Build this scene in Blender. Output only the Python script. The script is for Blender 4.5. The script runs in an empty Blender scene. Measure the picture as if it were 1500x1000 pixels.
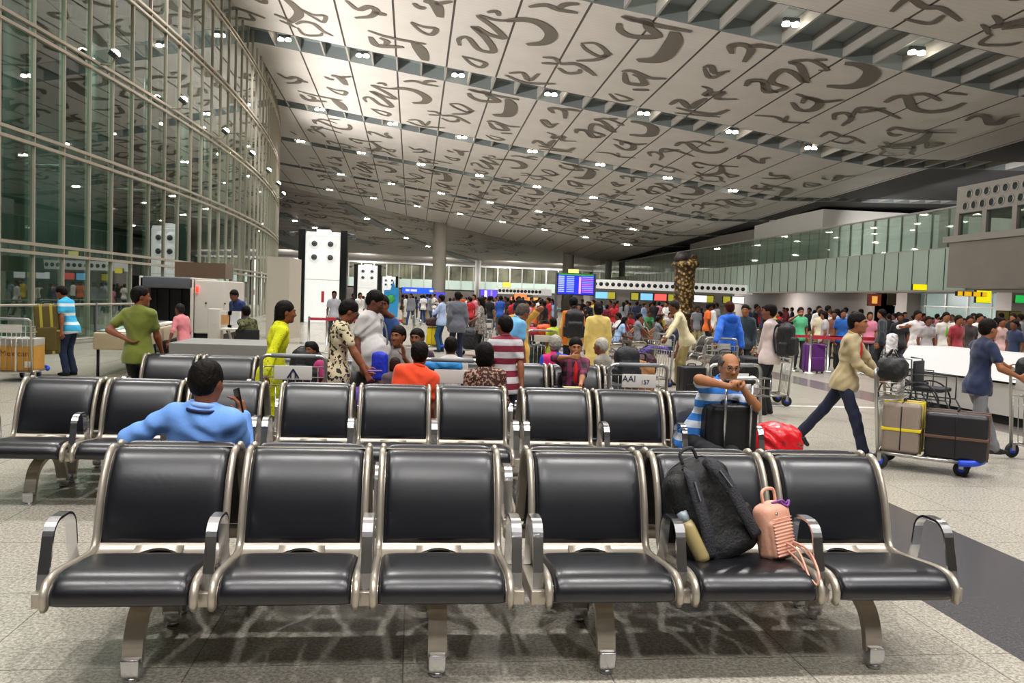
import bpy, math, random
import numpy as np
from mathutils import Vector, Matrix
R = math.radians
PI = math.pi
rnd = random.Random(7)
SC = bpy.context.scene
COL = SC.collection

# ------------------------------------------------------------------ camera (hall frame: X across, Y down the hall)
F = 1215.; PITCH = -.0515; ROLL = .0356; H = 1.62; YAW = .1195
def ray(px, py):
    du, dv = px - 750, py - 500
    cr, sr = math.cos(ROLL), math.sin(ROLL)
    u = du * cr + dv * sr; v = -du * sr + dv * cr
    x, yy, zz = u / F, 1., -v / F
    c, s = math.cos(PITCH), math.sin(PITCH)
    y = yy * c - zz * s; z = yy * s + zz * c
    return Vector((x * math.cos(YAW) + y * math.sin(YAW), -x * math.sin(YAW) + y * math.cos(YAW), z))
def atz(px, py, z=0.):
    r = ray(px, py); t = (z - H) / r.z
    return Vector((r.x * t, r.y * t, z))
def aty(px, py, Y):
    r = ray(px, py); t = Y / r.y
    return Vector((r.x * t, Y, H + r.z * t))
def atx(px, py, X):
    r = ray(px, py); t = X / r.x
    return Vector((X, r.y * t, H + r.z * t))
cd = bpy.data.cameras.new('camera'); cam = bpy.data.objects.new('camera', cd); COL.objects.link(cam)
f_ = ray(750, 500).normalized(); r_ = (ray(751, 500) - ray(750, 500)).normalized(); u_ = (ray(750, 499) - ray(750, 500)).normalized()
M = Matrix((( r_.x, u_.x, -f_.x, 0), (r_.y, u_.y, -f_.y, 0), (r_.z, u_.z, -f_.z, H), (0, 0, 0, 1)))
cam.matrix_world = M
cd.sensor_width = 36; cd.lens = F / 1500 * 36; cd.clip_end = 600; cd.clip_start = .05
SC.camera = cam
SC.view_settings.view_transform = 'Standard'; SC.view_settings.look = 'None'; SC.view_settings.gamma = 1
SC.view_settings.exposure = 0.06
try: SC.view_settings.use_curve_mapping = False
except Exception: pass
SC.cycles.max_bounces = 6; SC.cycles.diffuse_bounces = 3; SC.cycles.glossy_bounces = 3; SC.cycles.transmission_bounces = 4
SC.cycles.transparent_max_bounces = 10; SC.cycles.caustics_reflective = False; SC.cycles.caustics_refractive = False
SC.cycles.sample_clamp_indirect = 3.0; SC.cycles.sample_clamp_direct = 0
SC.cycles.use_denoising = True

# ------------------------------------------------------------------ materials
MATS = {}
def srgb(c):
    if isinstance(c, str):
        c = [int(c[i:i+2], 16) / 255 for i in (0, 2, 4)]
    return [x / 12.92 if x <= .04045 else ((x + .055) / 1.055) ** 2.4 for x in c]
def mat(name, col='808080', rough=.5, metal=0., spec=.5, var=0., vscale=8., bump=0., bscale=30., emit=0., coat=0., alpha=1., sheen=0.):
    if name in MATS: return MATS[name]
    m = bpy.data.materials.new(name); m.use_nodes = True; nt = m.node_tree; n = nt.nodes; l = nt.links
    b = n['Principled BSDF']; c = srgb(col)
    b.inputs['Base Color'].default_value = (*c, 1); b.inputs['Roughness'].default_value = rough
    b.inputs['Metallic'].default_value = metal; b.inputs['Specular IOR Level'].default_value = spec
    b.inputs['Coat Weight'].default_value = coat; b.inputs['Coat Roughness'].default_value = .15
    b.inputs['Sheen Weight'].default_value = sheen
    if emit:
        b.inputs['Emission Color'].default_value = (*c, 1); b.inputs['Emission Strength'].default_value = emit
    if var or bump:
        tc = n.new('ShaderNodeTexCoord')
    if var:
        t = n.new('ShaderNodeTexNoise'); t.inputs['Scale'].default_value = vscale; t.inputs['Detail'].default_value = 4
        l.new(tc.outputs['Object'], t.inputs['Vector'])
        r = n.new('ShaderNodeValToRGB'); r.color_ramp.elements[0].position = .3; r.color_ramp.elements[1].position = .7
        r.color_ramp.elements[0].color = (*[x * (1 - var) for x in c], 1); r.color_ramp.elements[1].color = (*[min(1, x * (1 + var)) for x in c], 1)
        l.new(t.outputs['Fac'], r.inputs['Fac']); l.new(r.outputs['Color'], b.inputs['Base Color'])
    if bump:
        t = n.new('ShaderNodeTexNoise'); t.inputs['Scale'].default_value = bscale; t.inputs['Detail'].default_value = 3
        l.new(tc.outputs['Object'], t.inputs['Vector'])
        bp = n.new('ShaderNodeBump'); bp.inputs['Strength'].default_value = bump; bp.inputs['Distance'].default_value = .02
        l.new(t.outputs['Fac'], bp.inputs['Height']); l.new(bp.outputs['Normal'], b.inputs['Normal'])
    MATS[name] = m
    return m
def nodes(m):
    return m.node_tree.nodes, m.node_tree.links, m.node_tree.nodes['Principled BSDF']
def mixc(n, l, fac, a, b, typ='MIX'):
    x = n.new('ShaderNodeMix'); x.data_type = 'RGBA'; x.blend_type = typ
    for s, v in ((0, fac), (6, a), (7, b)):
        if isinstance(v, (list, tuple)): x.inputs[s].default_value = (*v[:3], 1)
        elif isinstance(v, (int, float)): x.inputs[s].default_value = v
        else: l.new(v, x.inputs[s])
    return x.outputs[2]
def mth(n, l, op, a, b=0., c=None):
    x = n.new('ShaderNodeMath'); x.operation = op
    for s, v in enumerate((a, b, c)):
        if v is None: continue
        if isinstance(v, (int, float)): x.inputs[s].default_value = v
        else: l.new(v, x.inputs[s])
    return x.outputs[0]

def striped(name, cols, axis='Z', period=.12, duty=.5, rough=.85, off=0.):
    """two-colour stripes in object space"""
    if name in MATS: return MATS[name]
    m = mat(name, cols[0], rough, bump=.25, bscale=14); n, l, b = nodes(m)
    tc = n.new('ShaderNodeTexCoord'); sx = n.new('ShaderNodeSeparateXYZ'); l.new(tc.outputs['Object'], sx.inputs[0])
    v = mth(n, l, 'FRACT', mth(n, l, 'MULTIPLY_ADD', sx.outputs['XYZ'.index(axis)], 1 / period, off))
    f = mth(n, l, 'GREATER_THAN', v, duty)
    l.new(mixc(n, l, f, srgb(cols[0]), srgb(cols[1])), b.inputs['Base Color'])
    return m
def plaid(name, c0, c1, c2, s=.06):
    if name in MATS: return MATS[name]
    m = mat(name, c0, .85, bump=.2, bscale=14); n, l, b = nodes(m)
    tc = n.new('ShaderNodeTexCoord'); sx = n.new('ShaderNodeSeparateXYZ'); l.new(tc.outputs['Object'], sx.inputs[0])
    fs = []
    for k, p in ((0, s), (2, s), (0, s * .5), (2, s * .5)):
        fs.append(mth(n, l, 'GREATER_THAN', mth(n, l, 'FRACT', mth(n, l, 'MULTIPLY_ADD', sx.outputs[k], 1 / p, .13)), .55 if p == s else .85))
    c = mixc(n, l, mth(n, l, 'MULTIPLY', fs[0], .7), srgb(c0), srgb(c1)); c = mixc(n, l, mth(n, l, 'MULTIPLY', fs[1], .6), c, srgb(c1))
    c = mixc(n, l, fs[2], c, srgb(c2)); c = mixc(n, l, mth(n, l, 'MULTIPLY', fs[3], .6), c, srgb(c2))
    l.new(c, b.inputs['Base Color']); return m
def splotch(name, c0, c1, scale=25, thr=.55, c2=None, rough=.85):
    if name in MATS: return MATS[name]
    m = mat(name, c0, rough, bump=.25, bscale=14); n, l, b = nodes(m)
    tc = n.new('ShaderNodeTexCoord'); t = n.new('ShaderNodeTexNoise'); t.inputs['Scale'].default_value = scale; t.inputs['Detail'].default_value = 1
    l.new(tc.outputs['Object'], t.inputs['Vector'])
    f = mth(n, l, 'GREATER_THAN', t.outputs['Fac'], thr); c = mixc(n, l, f, srgb(c0), srgb(c1))
    if c2:
        v = n.new('ShaderNodeTexVoronoi'); v.inputs['Scale'].default_value = scale * 1.3; l.new(tc.outputs['Object'], v.inputs['Vector'])
        c = mixc(n, l, mth(n, l, 'LESS_THAN', v.outputs['Distance'], .25), c, srgb(c2))
    l.new(c, b.inputs['Base Color']); return m

# ------------------------------------------------------------------ mesh builder
class MB:
    def __init__(s): s.v = []; s.f = []; s.mi = []; s.cur = 0; s.sm = []; s.smooth = False
    def add(s, vs, fs, m=None, smooth=None):
        o = len(s.v); s.v += [tuple(v) for v in vs]
        for f in fs:
            s.f.append([i + o for i in f]); s.mi.append(s.cur if m is None else m); s.sm.append(s.smooth if smooth is None else smooth)
        return s
    def box(s, x0, x1, y0, y1, z0, z1, m=None, T=None):
        vs = [Vector((x, y, z)) for z in (z0, z1) for y in (y0, y1) for x in (x0, x1)]
        if T is not None: vs = [T @ v for v in vs]
        return s.add(vs, [(0, 2, 3, 1), (4, 5, 7, 6), (0, 1, 5, 4), (2, 6, 7, 3), (0, 4, 6, 2), (1, 3, 7, 5)], m, False)
    def rbox(s, x0, x1, y0, y1, z0, z1, r=.01, m=None, T=None, seg=3):
        """box with rounded edges (all)"""
        r = min(r, (x1-x0)/2.01, (y1-y0)/2.01, (z1-z0)/2.01)
        N = seg * 2 + 2
        def ax(lo, hi):
            a = [lo + r - r * math.cos(PI / 2 * i / seg) for i in range(seg + 1)]
            return a + [hi - (x - lo) for x in reversed(a)]
        X, Y, Z = ax(x0, x1), ax(y0, y1), ax(z0, z1)
        vs = []; idx = {}; fs = []
        def P(i, j, k):
            key = (i, j, k)
            if key in idx: return idx[key]
            p = Vector((X[i], Y[j], Z[k])); c = Vector((min(max(p.x, x0 + r), x1 - r), min(max(p.y, y0 + r), y1 - r), min(max(p.z, z0 + r), z1 - r)))
            d = p - c
            if d.length > 1e-9: p = c + d.normalized() * r
            if T is not None: p = T @ p
            idx[key] = len(vs); vs.append(p); return idx[key]
        n = N - 1
        for i in range(n):
            for j in range(n):
                fs += [(P(i, j, 0), P(i, j+1, 0), P(i+1, j+1, 0), P(i+1, j, 0)), (P(i, j, n), P(i+1, j, n), P(i+1, j+1, n), P(i, j+1, n)),
                       (P(i, 0, j), P(i+1, 0, j), P(i+1, 0, j+1), P(i, 0, j+1)), (P(i, n, j), P(i, n, j+1), P(i+1, n, j+1), P(i+1, n, j)),
                       (P(0, i, j), P(0, i, j+1), P(0, i+1, j+1), P(0, i+1, j)), (P(n, i, j), P(n, i+1, j), P(n, i+1, j+1), P(n, i, j+1))]
        return s.add(vs, fs, m, True)
    def tube(s, pts, r, n=8, m=None, caps=True, ry=None, up=None, closed=False):
        """sweep; r number or list; ry gives a flat (rectangular-ish ellipse) section"""
        P = [Vector(p) for p in pts]; K = len(P); rs = r if isinstance(r, (list, tuple)) else [r] * K
        vs = []; prev = None
        for i, p in enumerate(P):
            if closed: t = (P[(i + 1) % K] - P[i - 1]).normalized()
            else: t = (P[min(i + 1, K - 1)] - P[max(i - 1, 0)]).normalized()
            if up is not None: a = Vector(up)
            elif prev is None: a = Vector((0, 0, 1)) if abs(t.z) < .9 else Vector((1, 0, 0))
            else: a = prev
            b = t.cross(a).normalized(); a = b.cross(t).normalized(); prev = a
            for k in range(n):
                th = 2 * PI * (k + .5) / n
                cx, cy = math.cos(th), math.sin(th)
                if n == 4: cx, cy = cx * 1.4142, cy * 1.4142
                vs.append(p + b * (rs[i] * cx) + a * ((ry if ry else rs[i]) * cy))
        fs = []
        for i in range(K - (0 if closed else 1)):
            for k in range(n):
                a0 = i * n + k; a1 = i * n + (k + 1) % n; j = (i + 1) % K
                fs.append((a0, a1, j * n + (k + 1) % n, j * n + k))
        if caps and not closed: fs += [tuple(reversed(range(n))), tuple(range((K - 1) * n, K * n))]
        return s.add(vs, fs, m, n > 4)
    def lathe(s, prof, c=(0, 0, 0), n=24, m=None, axis='Z', T=None):
        vs = []; c = Vector(c)
        for (r, z) in prof:
            for k in range(n):
                a = 2 * PI * k / n; x, y = r * math.cos(a), r * math.sin(a)
                v = {'Z': (x, y, z), 'X': (z, x, y), 'Y': (x, z, y)}[axis]
                v = c + Vector(v); vs.append(T @ v if T is not None else v)
        fs = [(i * n + k, i * n + (k + 1) % n, (i + 1) * n + (k + 1) % n, (i + 1) * n + k) for i in range(len(prof) - 1) for k in range(n)]
        if prof[0][0] > 1e-5: fs.append(tuple(reversed(range(n))))
        if prof[-1][0] > 1e-5: fs.append(tuple(range((len(prof) - 1) * n, len(prof) * n)))
        return s.add(vs, fs, m, True)
    def prism(s, poly, z0, z1, m=None, T=None):
        """poly: list of (x,y)"""
        n = len(poly); vs = [Vector((x, y, z0)) for x, y in poly] + [Vector((x, y, z1)) for x, y in poly]
        if T is not None: vs = [T @ v for v in vs]
        return s.add(vs, [tuple(reversed(range(n))), tuple(range(n, 2 * n))] + [(i, (i + 1) % n, n + (i + 1) % n, n + i) for i in range(n)], m, False)
    def quad(s, a, b, c, d, m=None): return s.add([a, b, c, d], [(0, 1, 2, 3)], m, False)
    def build(s, name, mats, parent=None, loc=None):
        me = bpy.data.meshes.new(name); me.from_pydata(s.v, [], s.f)
        if not isinstance(mats, (list, tuple)): mats = [mats]
        for m in mats: me.materials.append(m)
        me.polygons.foreach_set('material_index', s.mi); me.polygons.foreach_set('use_smooth', s.sm)
        me.update(); o = bpy.data.objects.new(name, me); COL.objects.link(o)
        if parent is not None: o.parent = parent
        if loc is not None: o.location = loc
        return o
def tag(o, label=None, cat=None, group=None, kind=None):
    if label: o['label'] = label
    if cat: o['category'] = cat
    if group: o['group'] = group
    if kind: o['kind'] = kind
    return o
def empty(name, loc=(0, 0, 0), rz=0., label=None, cat=None, group=None):
    o = bpy.data.objects.new(name, None); COL.objects.link(o); o.location = loc; o.rotation_euler = (0, 0, rz); o.empty_display_size = .1
    return tag(o, label, cat, group)
CH = {}
def copy_tree(o, parent=None):
    c = o.copy(); COL.objects.link(c); c.parent = parent
    for ch in list(o.children): copy_tree(ch, c)
    return c
def struct(o): return tag(o, kind='structure')
def arc(c, r, a0, a1, n, plane='YZ', x=0.):
    out = []
    for i in range(n + 1):
        a = R(a0 + (a1 - a0) * i / n); p, q = c[0] + r * math.cos(a), c[1] + r * math.sin(a)
        out.append({'YZ': (x, p, q), 'XZ': (p, x, q), 'XY': (p, q, x)}[plane])
    return out
def spline(pts, n=6):
    """Catmull-Rom through pts"""
    P = [Vector(p) for p in pts]; P = [P[0] * 2 - P[1]] + P + [P[-1] * 2 - P[-2]]; out = []
    for i in range(1, len(P) - 2):
        for k in range(n):
            t = k / n; a, b, c, d = P[i - 1], P[i], P[i + 1], P[i + 2]
            out.append(.5 * ((2 * b) + (c - a) * t + (2 * a - 5 * b + 4 * c - d) * t * t + (-a + 3 * b - 3 * c + d) * t ** 3))
    out.append(P[-2]); return out

# ------------------------------------------------------------------ signed-distance modelling (organic shapes)
class Field:
    def __init__(s, lo, hi, vox):
        s.lo = np.array(lo, float) - 2.5 * vox; s.vox = vox
        s.n = np.maximum(np.ceil((np.array(hi) + 2.5 * vox - s.lo) / vox).astype(int) + 1, 4)
        s.F = np.full(s.n, .2, np.float32)
        s.ax = [(s.lo[i] + vox * np.arange(s.n[i])).astype(np.float32) for i in range(3)]
    def reg(s, lo, hi, mg):
        a = np.clip(np.floor((np.array(lo) - mg - s.lo) / s.vox).astype(int), 0, s.n); b = np.clip(np.ceil((np.array(hi) + mg - s.lo) / s.vox).astype(int) + 1, 0, s.n)
        if (b <= a).any(): return None, None
        sl = tuple(slice(a[i], b[i]) for i in range(3))
        return sl, (s.ax[0][sl[0]][:, None, None], s.ax[1][sl[1]][None, :, None], s.ax[2][sl[2]][None, None, :])
    def comb(s, sl, d, k, op):
        A = s.F[sl]
        if op == 'add':
            h = np.maximum(k - np.abs(A - d), 0) / max(k, 1e-6); s.F[sl] = np.minimum(A, d) - h * h * k * .25
        elif op == 'sub':
            d = -d; h = np.maximum(k - np.abs(A - d), 0) / max(k, 1e-6); s.F[sl] = np.maximum(A, d) + h * h * k * .25
    def cap(s, a, b, ra, rb=None, k=.02, op='add', flat=None, flatb=0.):
        """tapered capsule; flat=(axis vector) squashes along that axis by factor flatb"""
        rb = ra if rb is None else rb; a = np.array(a, float); b = np.array(b, float); m = max(ra, rb)
        sl, X = s.reg(np.minimum(a, b) - m, np.maximum(a, b) + m, k + s.vox * 3)
        if sl is None: return s
        d = b - a; L2 = max(float(d @ d), 1e-9); p = [X[i] - a[i] for i in range(3)]
        t = np.clip((p[0] * d[0] + p[1] * d[1] + p[2] * d[2]) / L2, 0, 1)
        q = [p[i] - t * d[i] for i in range(3)]
        if flat is not None:
            fl = np.array(flat, float); fl /= np.linalg.norm(fl); w = q[0] * fl[0] + q[1] * fl[1] + q[2] * fl[2]
            q2 = q[0] ** 2 + q[1] ** 2 + q[2] ** 2 - w * w + (w * flatb) ** 2
            dd = (np.sqrt(q2) - (ra + (rb - ra) * t)) 
            dd = dd / max(1, flatb) if False else dd
        else: dd = np.sqrt(q[0] ** 2 + q[1] ** 2 + q[2] ** 2) - (ra + (rb - ra) * t)
        s.comb(sl, dd.astype(np.float32), k, op); return s
    def ell(s, c, r, k=.02, op='add', Rm=None):
        c = np.array(c, float); r = np.array(r, float); m = r.max()
        ext = np.full(3, m) if Rm is not None else r
        sl, X = s.reg(c - ext, c + ext, k + s.vox * 3)
        if sl is None: return s
        p = [X[i] - c[i] for i in range(3)]
        if Rm is not None:
            Q = np.array(Rm); p = [p[0] * Q[0][i] + p[1] * Q[1][i] + p[2] * Q[2][i] for i in range(3)]
        k0 = np.sqrt((p[0] / r[0]) ** 2 + (p[1] / r[1]) ** 2 + (p[2] / r[2]) ** 2)
        k1 = np.sqrt((p[0] / r[0] ** 2) ** 2 + (p[1] / r[1] ** 2) ** 2 + (p[2] / r[2] ** 2) ** 2)
        dd = k0 * (k0 - 1) / np.maximum(k1, 1e-6)
        s.comb(sl, np.broadcast_to(dd, s.F[sl].shape).astype(np.float32), k, op); return s
    def rb(s, c, hs, r=.02, k=.01, op='add', Rm=None):
        """rounded box"""
        c = np.array(c, float); hs = np.array(hs, float); e = np.linalg.norm(hs) if Rm is not None else hs
        sl, X = s.reg(c - e, c + e, k + s.vox * 3)
        if sl is None: return s
        p = [X[i] - c[i] for i in range(3)]
        if Rm is not None:
            Q = np.array(Rm); p = [p[0] * Q[0][i] + p[1] * Q[1][i] + p[2] * Q[2][i] for i in range(3)]
        q = [np.abs(p[i]) - (hs[i] - r) for i in range(3)]
        dd = np.sqrt(sum(np.maximum(x, 0) ** 2 for x in q)) + np.minimum(np.maximum(np.maximum(q[0], q[1]), q[2]), 0) - r
        s.comb(sl, np.broadcast_to(dd, s.F[sl].shape).astype(np.float32), k, op); return s
    def plane(s, p, nrm, k=.0):
        """cut away the side the normal points to"""
        nrm = np.array(nrm, float); nrm /= np.linalg.norm(nrm)
        d = (s.ax[0][:, None, None] - p[0]) * nrm[0] + (s.ax[1][None, :, None] - p[1]) * nrm[1] + (s.ax[2][None, None, :] - p[2]) * nrm[2]
        s.F = np.maximum(s.F, d.astype(np.float32)); return s
    def ripple(s, amp, sc=9., seed=0., region=None):
        x, y, z = s.ax[0][:, None, None], s.ax[1][None, :, None], s.ax[2][None, None, :]
        w = np.sin(sc * (x * 1.3 + z * .7) + seed) + np.sin(sc * 1.7 * (y - z * .8) + 2 * seed) * .7
        g = np.sin(sc * 2.1 * (z + x * .6) + w * 1.6 + seed) * .6 + np.sin(sc * 3.3 * (x * .7 - z * .5 + y) + w) * .4
        s.F = (s.F + amp * g).astype(np.float32); return s
    def mesh(s):
        F = s.F; F[0] = F[-1] = .2; F[:, 0] = F[:, -1] = .2; F[:, :, 0] = F[:, :, -1] = .2
        neg = F < 0; n = [x - 1 for x in F.shape]
        cnt = np.zeros(n, np.int8)
        for i in (0, 1):
            for j in (0, 1):
                for k in (0, 1): cnt += neg[i:i + n[0], j:j + n[1], k:k + n[2]]
        act = (cnt > 0) & (cnt < 8); idx = np.full(n, -1, np.int64); I = np.argwhere(act); idx[act] = np.arange(len(I))
        acc = np.zeros((len(I), 3)); num = np.zeros(len(I))
        cor = [(i, j, k) for i in (0, 1) for j in (0, 1) for k in (0, 1)]
        for a in cor:
            for ax in range(3):
                if a[ax] == 1: continue
                b = list(a); b[ax] = 1
                fa = F[I[:, 0] + a[0], I[:, 1] + a[1], I[:, 2] + a[2]]; fb = F[I[:, 0] + b[0], I[:, 1] + b[1], I[:, 2] + b[2]]
                mk = (fa < 0) != (fb < 0); t = np.where(mk, fa / np.where(mk, fa - fb, 1), 0)
                p = np.array(a, float)[None].repeat(len(I), 0); p[:, ax] += t
                acc += np.where(mk[:, None], p, 0); num += mk
        V = s.lo + (I + acc / np.maximum(num, 1)[:, None]) * s.vox
        fs = []
        for ax in range(3):
            o1, o2 = [(1, 2), (2, 0), (0, 1)][ax]
            A = neg[tuple(slice(0, -1) if q == ax else slice(None) for q in range(3))]; B = neg[tuple(slice(1, None) if q == ax else slice(None) for q in range(3))]
            E = np.argwhere(A != B); 
            if not len(E): continue
            E = E[(E[:, o1] > 0) & (E[:, o2] > 0) & (E[:, o1] < n[o1]) & (E[:, o2] < n[o2])]
            def g(d1, d2):
                e = E.copy(); e[:, o1] -= d1; e[:, o2] -= d2; return idx[e[:, 0], e[:, 1], e[:, 2]]
            q = np.stack([g(0, 0), g(1, 0), g(1, 1), g(0, 1)], 1); flip = ~A[E[:, 0], E[:, 1], E[:, 2]]
            q[flip] = q[flip][:, ::-1]; fs.append(q)
        return V, np.concatenate(fs) if fs else np.zeros((0, 4), int)
    def build(s, name, mats, parent=None, relax=1):
        V, Q = s.mesh()
        Q = Q[(Q >= 0).all(1)]
        for _ in range(relax):
            a = np.zeros_like(V); c = np.zeros(len(V))
            for i in range(4):
                for j in (1, 3):
                    np.add.at(a, Q[:, i], V[Q[:, (i + j) % 4]]); np.add.at(c, Q[:, i], 1)
            V = V * .5 + a / np.maximum(c, 1)[:, None] * .5
        me = bpy.data.meshes.new(name); me.vertices.add(len(V)); me.vertices.foreach_set('co', V.ravel().astype(np.float32))
        me.loops.add(Q.size); me.loops.foreach_set('vertex_index', Q.ravel().astype(np.int32))
        me.polygons.add(len(Q)); me.polygons.foreach_set('loop_start', np.arange(0, Q.size, 4, dtype=np.int32))
        me.polygons.foreach_set('use_smooth', np.ones(len(Q), bool)); me.update(calc_edges=True); me.validate()
        for m in (mats if isinstance(mats, (list, tuple)) else [mats]): me.materials.append(m)
        o = bpy.data.objects.new(name, me); COL.objects.link(o)
        if parent is not None: o.parent = parent
        return o
# ================================================================== environment
def floor_mat():
    m = mat('granite_floor', 'a8a292', .27, spec=.5); n, l, b = nodes(m)
    tc = n.new('ShaderNodeTexCoord'); P = tc.outputs['Object']
    def noise(sc, det=2):
        t = n.new('ShaderNodeTexNoise'); t.inputs['Scale'].default_value = sc; t.inputs['Detail'].default_value = det; l.new(P, t.inputs['Vector']); return t.outputs['Fac']
    def ramp(f, p0, p1, c0, c1):
        r = n.new('ShaderNodeValToRGB'); r.color_ramp.elements[0].position = p0; r.color_ramp.elements[1].position = p1
        r.color_ramp.elements[0].color = (*srgb(c0), 1); r.color_ramp.elements[1].color = (*srgb(c1), 1); l.new(f, r.inputs['Fac']); return r.outputs['Color']
    c = ramp(noise(55, 3), .38, .62, '827b6e', 'c0bbad')
    f2 = mth(n, l, 'GREATER_THAN', noise(140, 1), .62); c = mixc(n, l, mth(n, l, 'MULTIPLY', f2, .55), c, srgb('5c564a'))
    f3 = mth(n, l, 'GREATER_THAN', noise(110, 1), .66); c = mixc(n, l, mth(n, l, 'MULTIPLY', f3, .5), c, srgb('e6e2d6'))
    c = mixc(n, l, .35, c, ramp(noise(.35, 3), .35, .65, '928c81', 'b0aa9f'))
    br = n.new('ShaderNodeTexBrick'); br.offset = 0; br.inputs['Scale'].default_value = 1; br.inputs['Mortar Size'].default_value = .0035
    br.inputs['Brick Width'].default_value = .9; br.inputs['Row Height'].default_value = .9; br.inputs['Color1'].default_value = br.inputs['Color2'].default_value = (1, 1, 1, 1)
    br.inputs['Mortar'].default_value = (.45, .43, .4, 1); l.new(P, br.inputs['Vector'])
    c = mixc(n, l, 1., c, br.outputs['Color'], 'MULTIPLY')
    l.new(c, b.inputs['Base Color'])
    return m
M_FLOOR = floor_mat()
M_DARKG = mat('dark_granite', '4d4c4e', .2, var=.28, vscale=70)
M_LINE = mat('floor_pale_line', 'eae6dc', .3)
M_GREYG = mat('grey_granite', '77716c', .2, var=.15, vscale=60)
mb = MB()
X0, X1, Y0, Y1 = -16, 70, -30, 200
def fq(x0, x1, y0, y1, m): mb.quad((x0, y0, 0), (x1, y0, 0), (x1, y1, 0), (x0, y1, 0), m)
bx = [2.9, 4.07, 8.25, 9.15]
# dark bands run down the hall; a pale strip crosses at y=13.1
xs = [X0, 2.9, 4.07, 8.25, 9.15, X1]
ys = [Y0, 7.0, 13.05, 13.22, 26.0, 27.2, Y1]
for i in range(5):
    for j in range(6):
        mi = 0
        if i == 1 and j == 0: mi = 1
        if i == 3 and j in (1, 2, 3): mi = 3
        if j == 2 and i in (2,) : mi = 2
        if j == 4: mi = 3
        fq(xs[i], xs[i+1], ys[j], ys[j+1], mi)
fq(X0 - 60, X0, Y0, Y1, 1)
struct(mb.build('floor', [M_FLOOR, M_DARKG, M_LINE, M_GREYG]))

# ---------------------------------------------------------------- ceiling
A0 = H + 14.08; CB = .0307; CS = .136
def cz(x, y): return A0 - CB * y - CS * min(x, 27.2) + .03 * max(0, x - 27.2)
def ceil_pt(px, py):
    r = ray(px, py); t = (A0 - H) / (r.z + CB * r.y + CS * r.x); return r.x * t, r.y * t
def ceil_mat():
    m = mat('ceiling_panels', 'c4beb8', .42, spec=.4); n, l, b = nodes(m)
    tc = n.new('ShaderNodeTexCoord'); sx = n.new('ShaderNodeSeparateXYZ'); l.new(tc.outputs['Object'], sx.inputs[0])
    fx = mth(n, l, 'FRACT', mth(n, l, 'MULTIPLY_ADD', sx.outputs[0], 1 / 2.72, 1.32 / 2.72 + 20 + .5))
    ln = mth(n, l, 'LESS_THAN', mth(n, l, 'ABSOLUTE', mth(n, l, 'SUBTRACT', fx, .5)), .019)
    fy = mth(n, l, 'FRACT', mth(n, l, 'MULTIPLY', sx.outputs[1], 1 / .31)); ly = mth(n, l, 'MULTIPLY', mth(n, l, 'LESS_THAN', fy, .1), .14)
    t = n.new('ShaderNodeTexNoise'); t.inputs['Scale'].default_value = .6; t.inputs['Detail'].default_value = 3; l.new(tc.outputs['Object'], t.inputs['Vector'])
    c = mixc(n, l, t.outputs['Fac'], srgb('bab4ae'), srgb('cdc8c2'))
    c = mixc(n, l, ly, c, srgb('6a625a')); c = mixc(n, l, ln, c, srgb('3b332e')); l.new(c, b.inputs['Base Color'])
    return m
M_CEIL = ceil_mat(); M_GLYPH = mat('ceiling_script_paint', '5f584f', .5)
M_FALLOFF = mat('ceiling_falloff', '1d1c1e', .7); M_DARKCH = mat('channel_interior', '7f8788', .6); M_FIN = mat('channel_fin', 'b9b3aa', .5); M_FIN2 = mat('channel_fin_grey', '98958f', .5)  # the near-black one paints light fall-off into the right end of the ceiling
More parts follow.
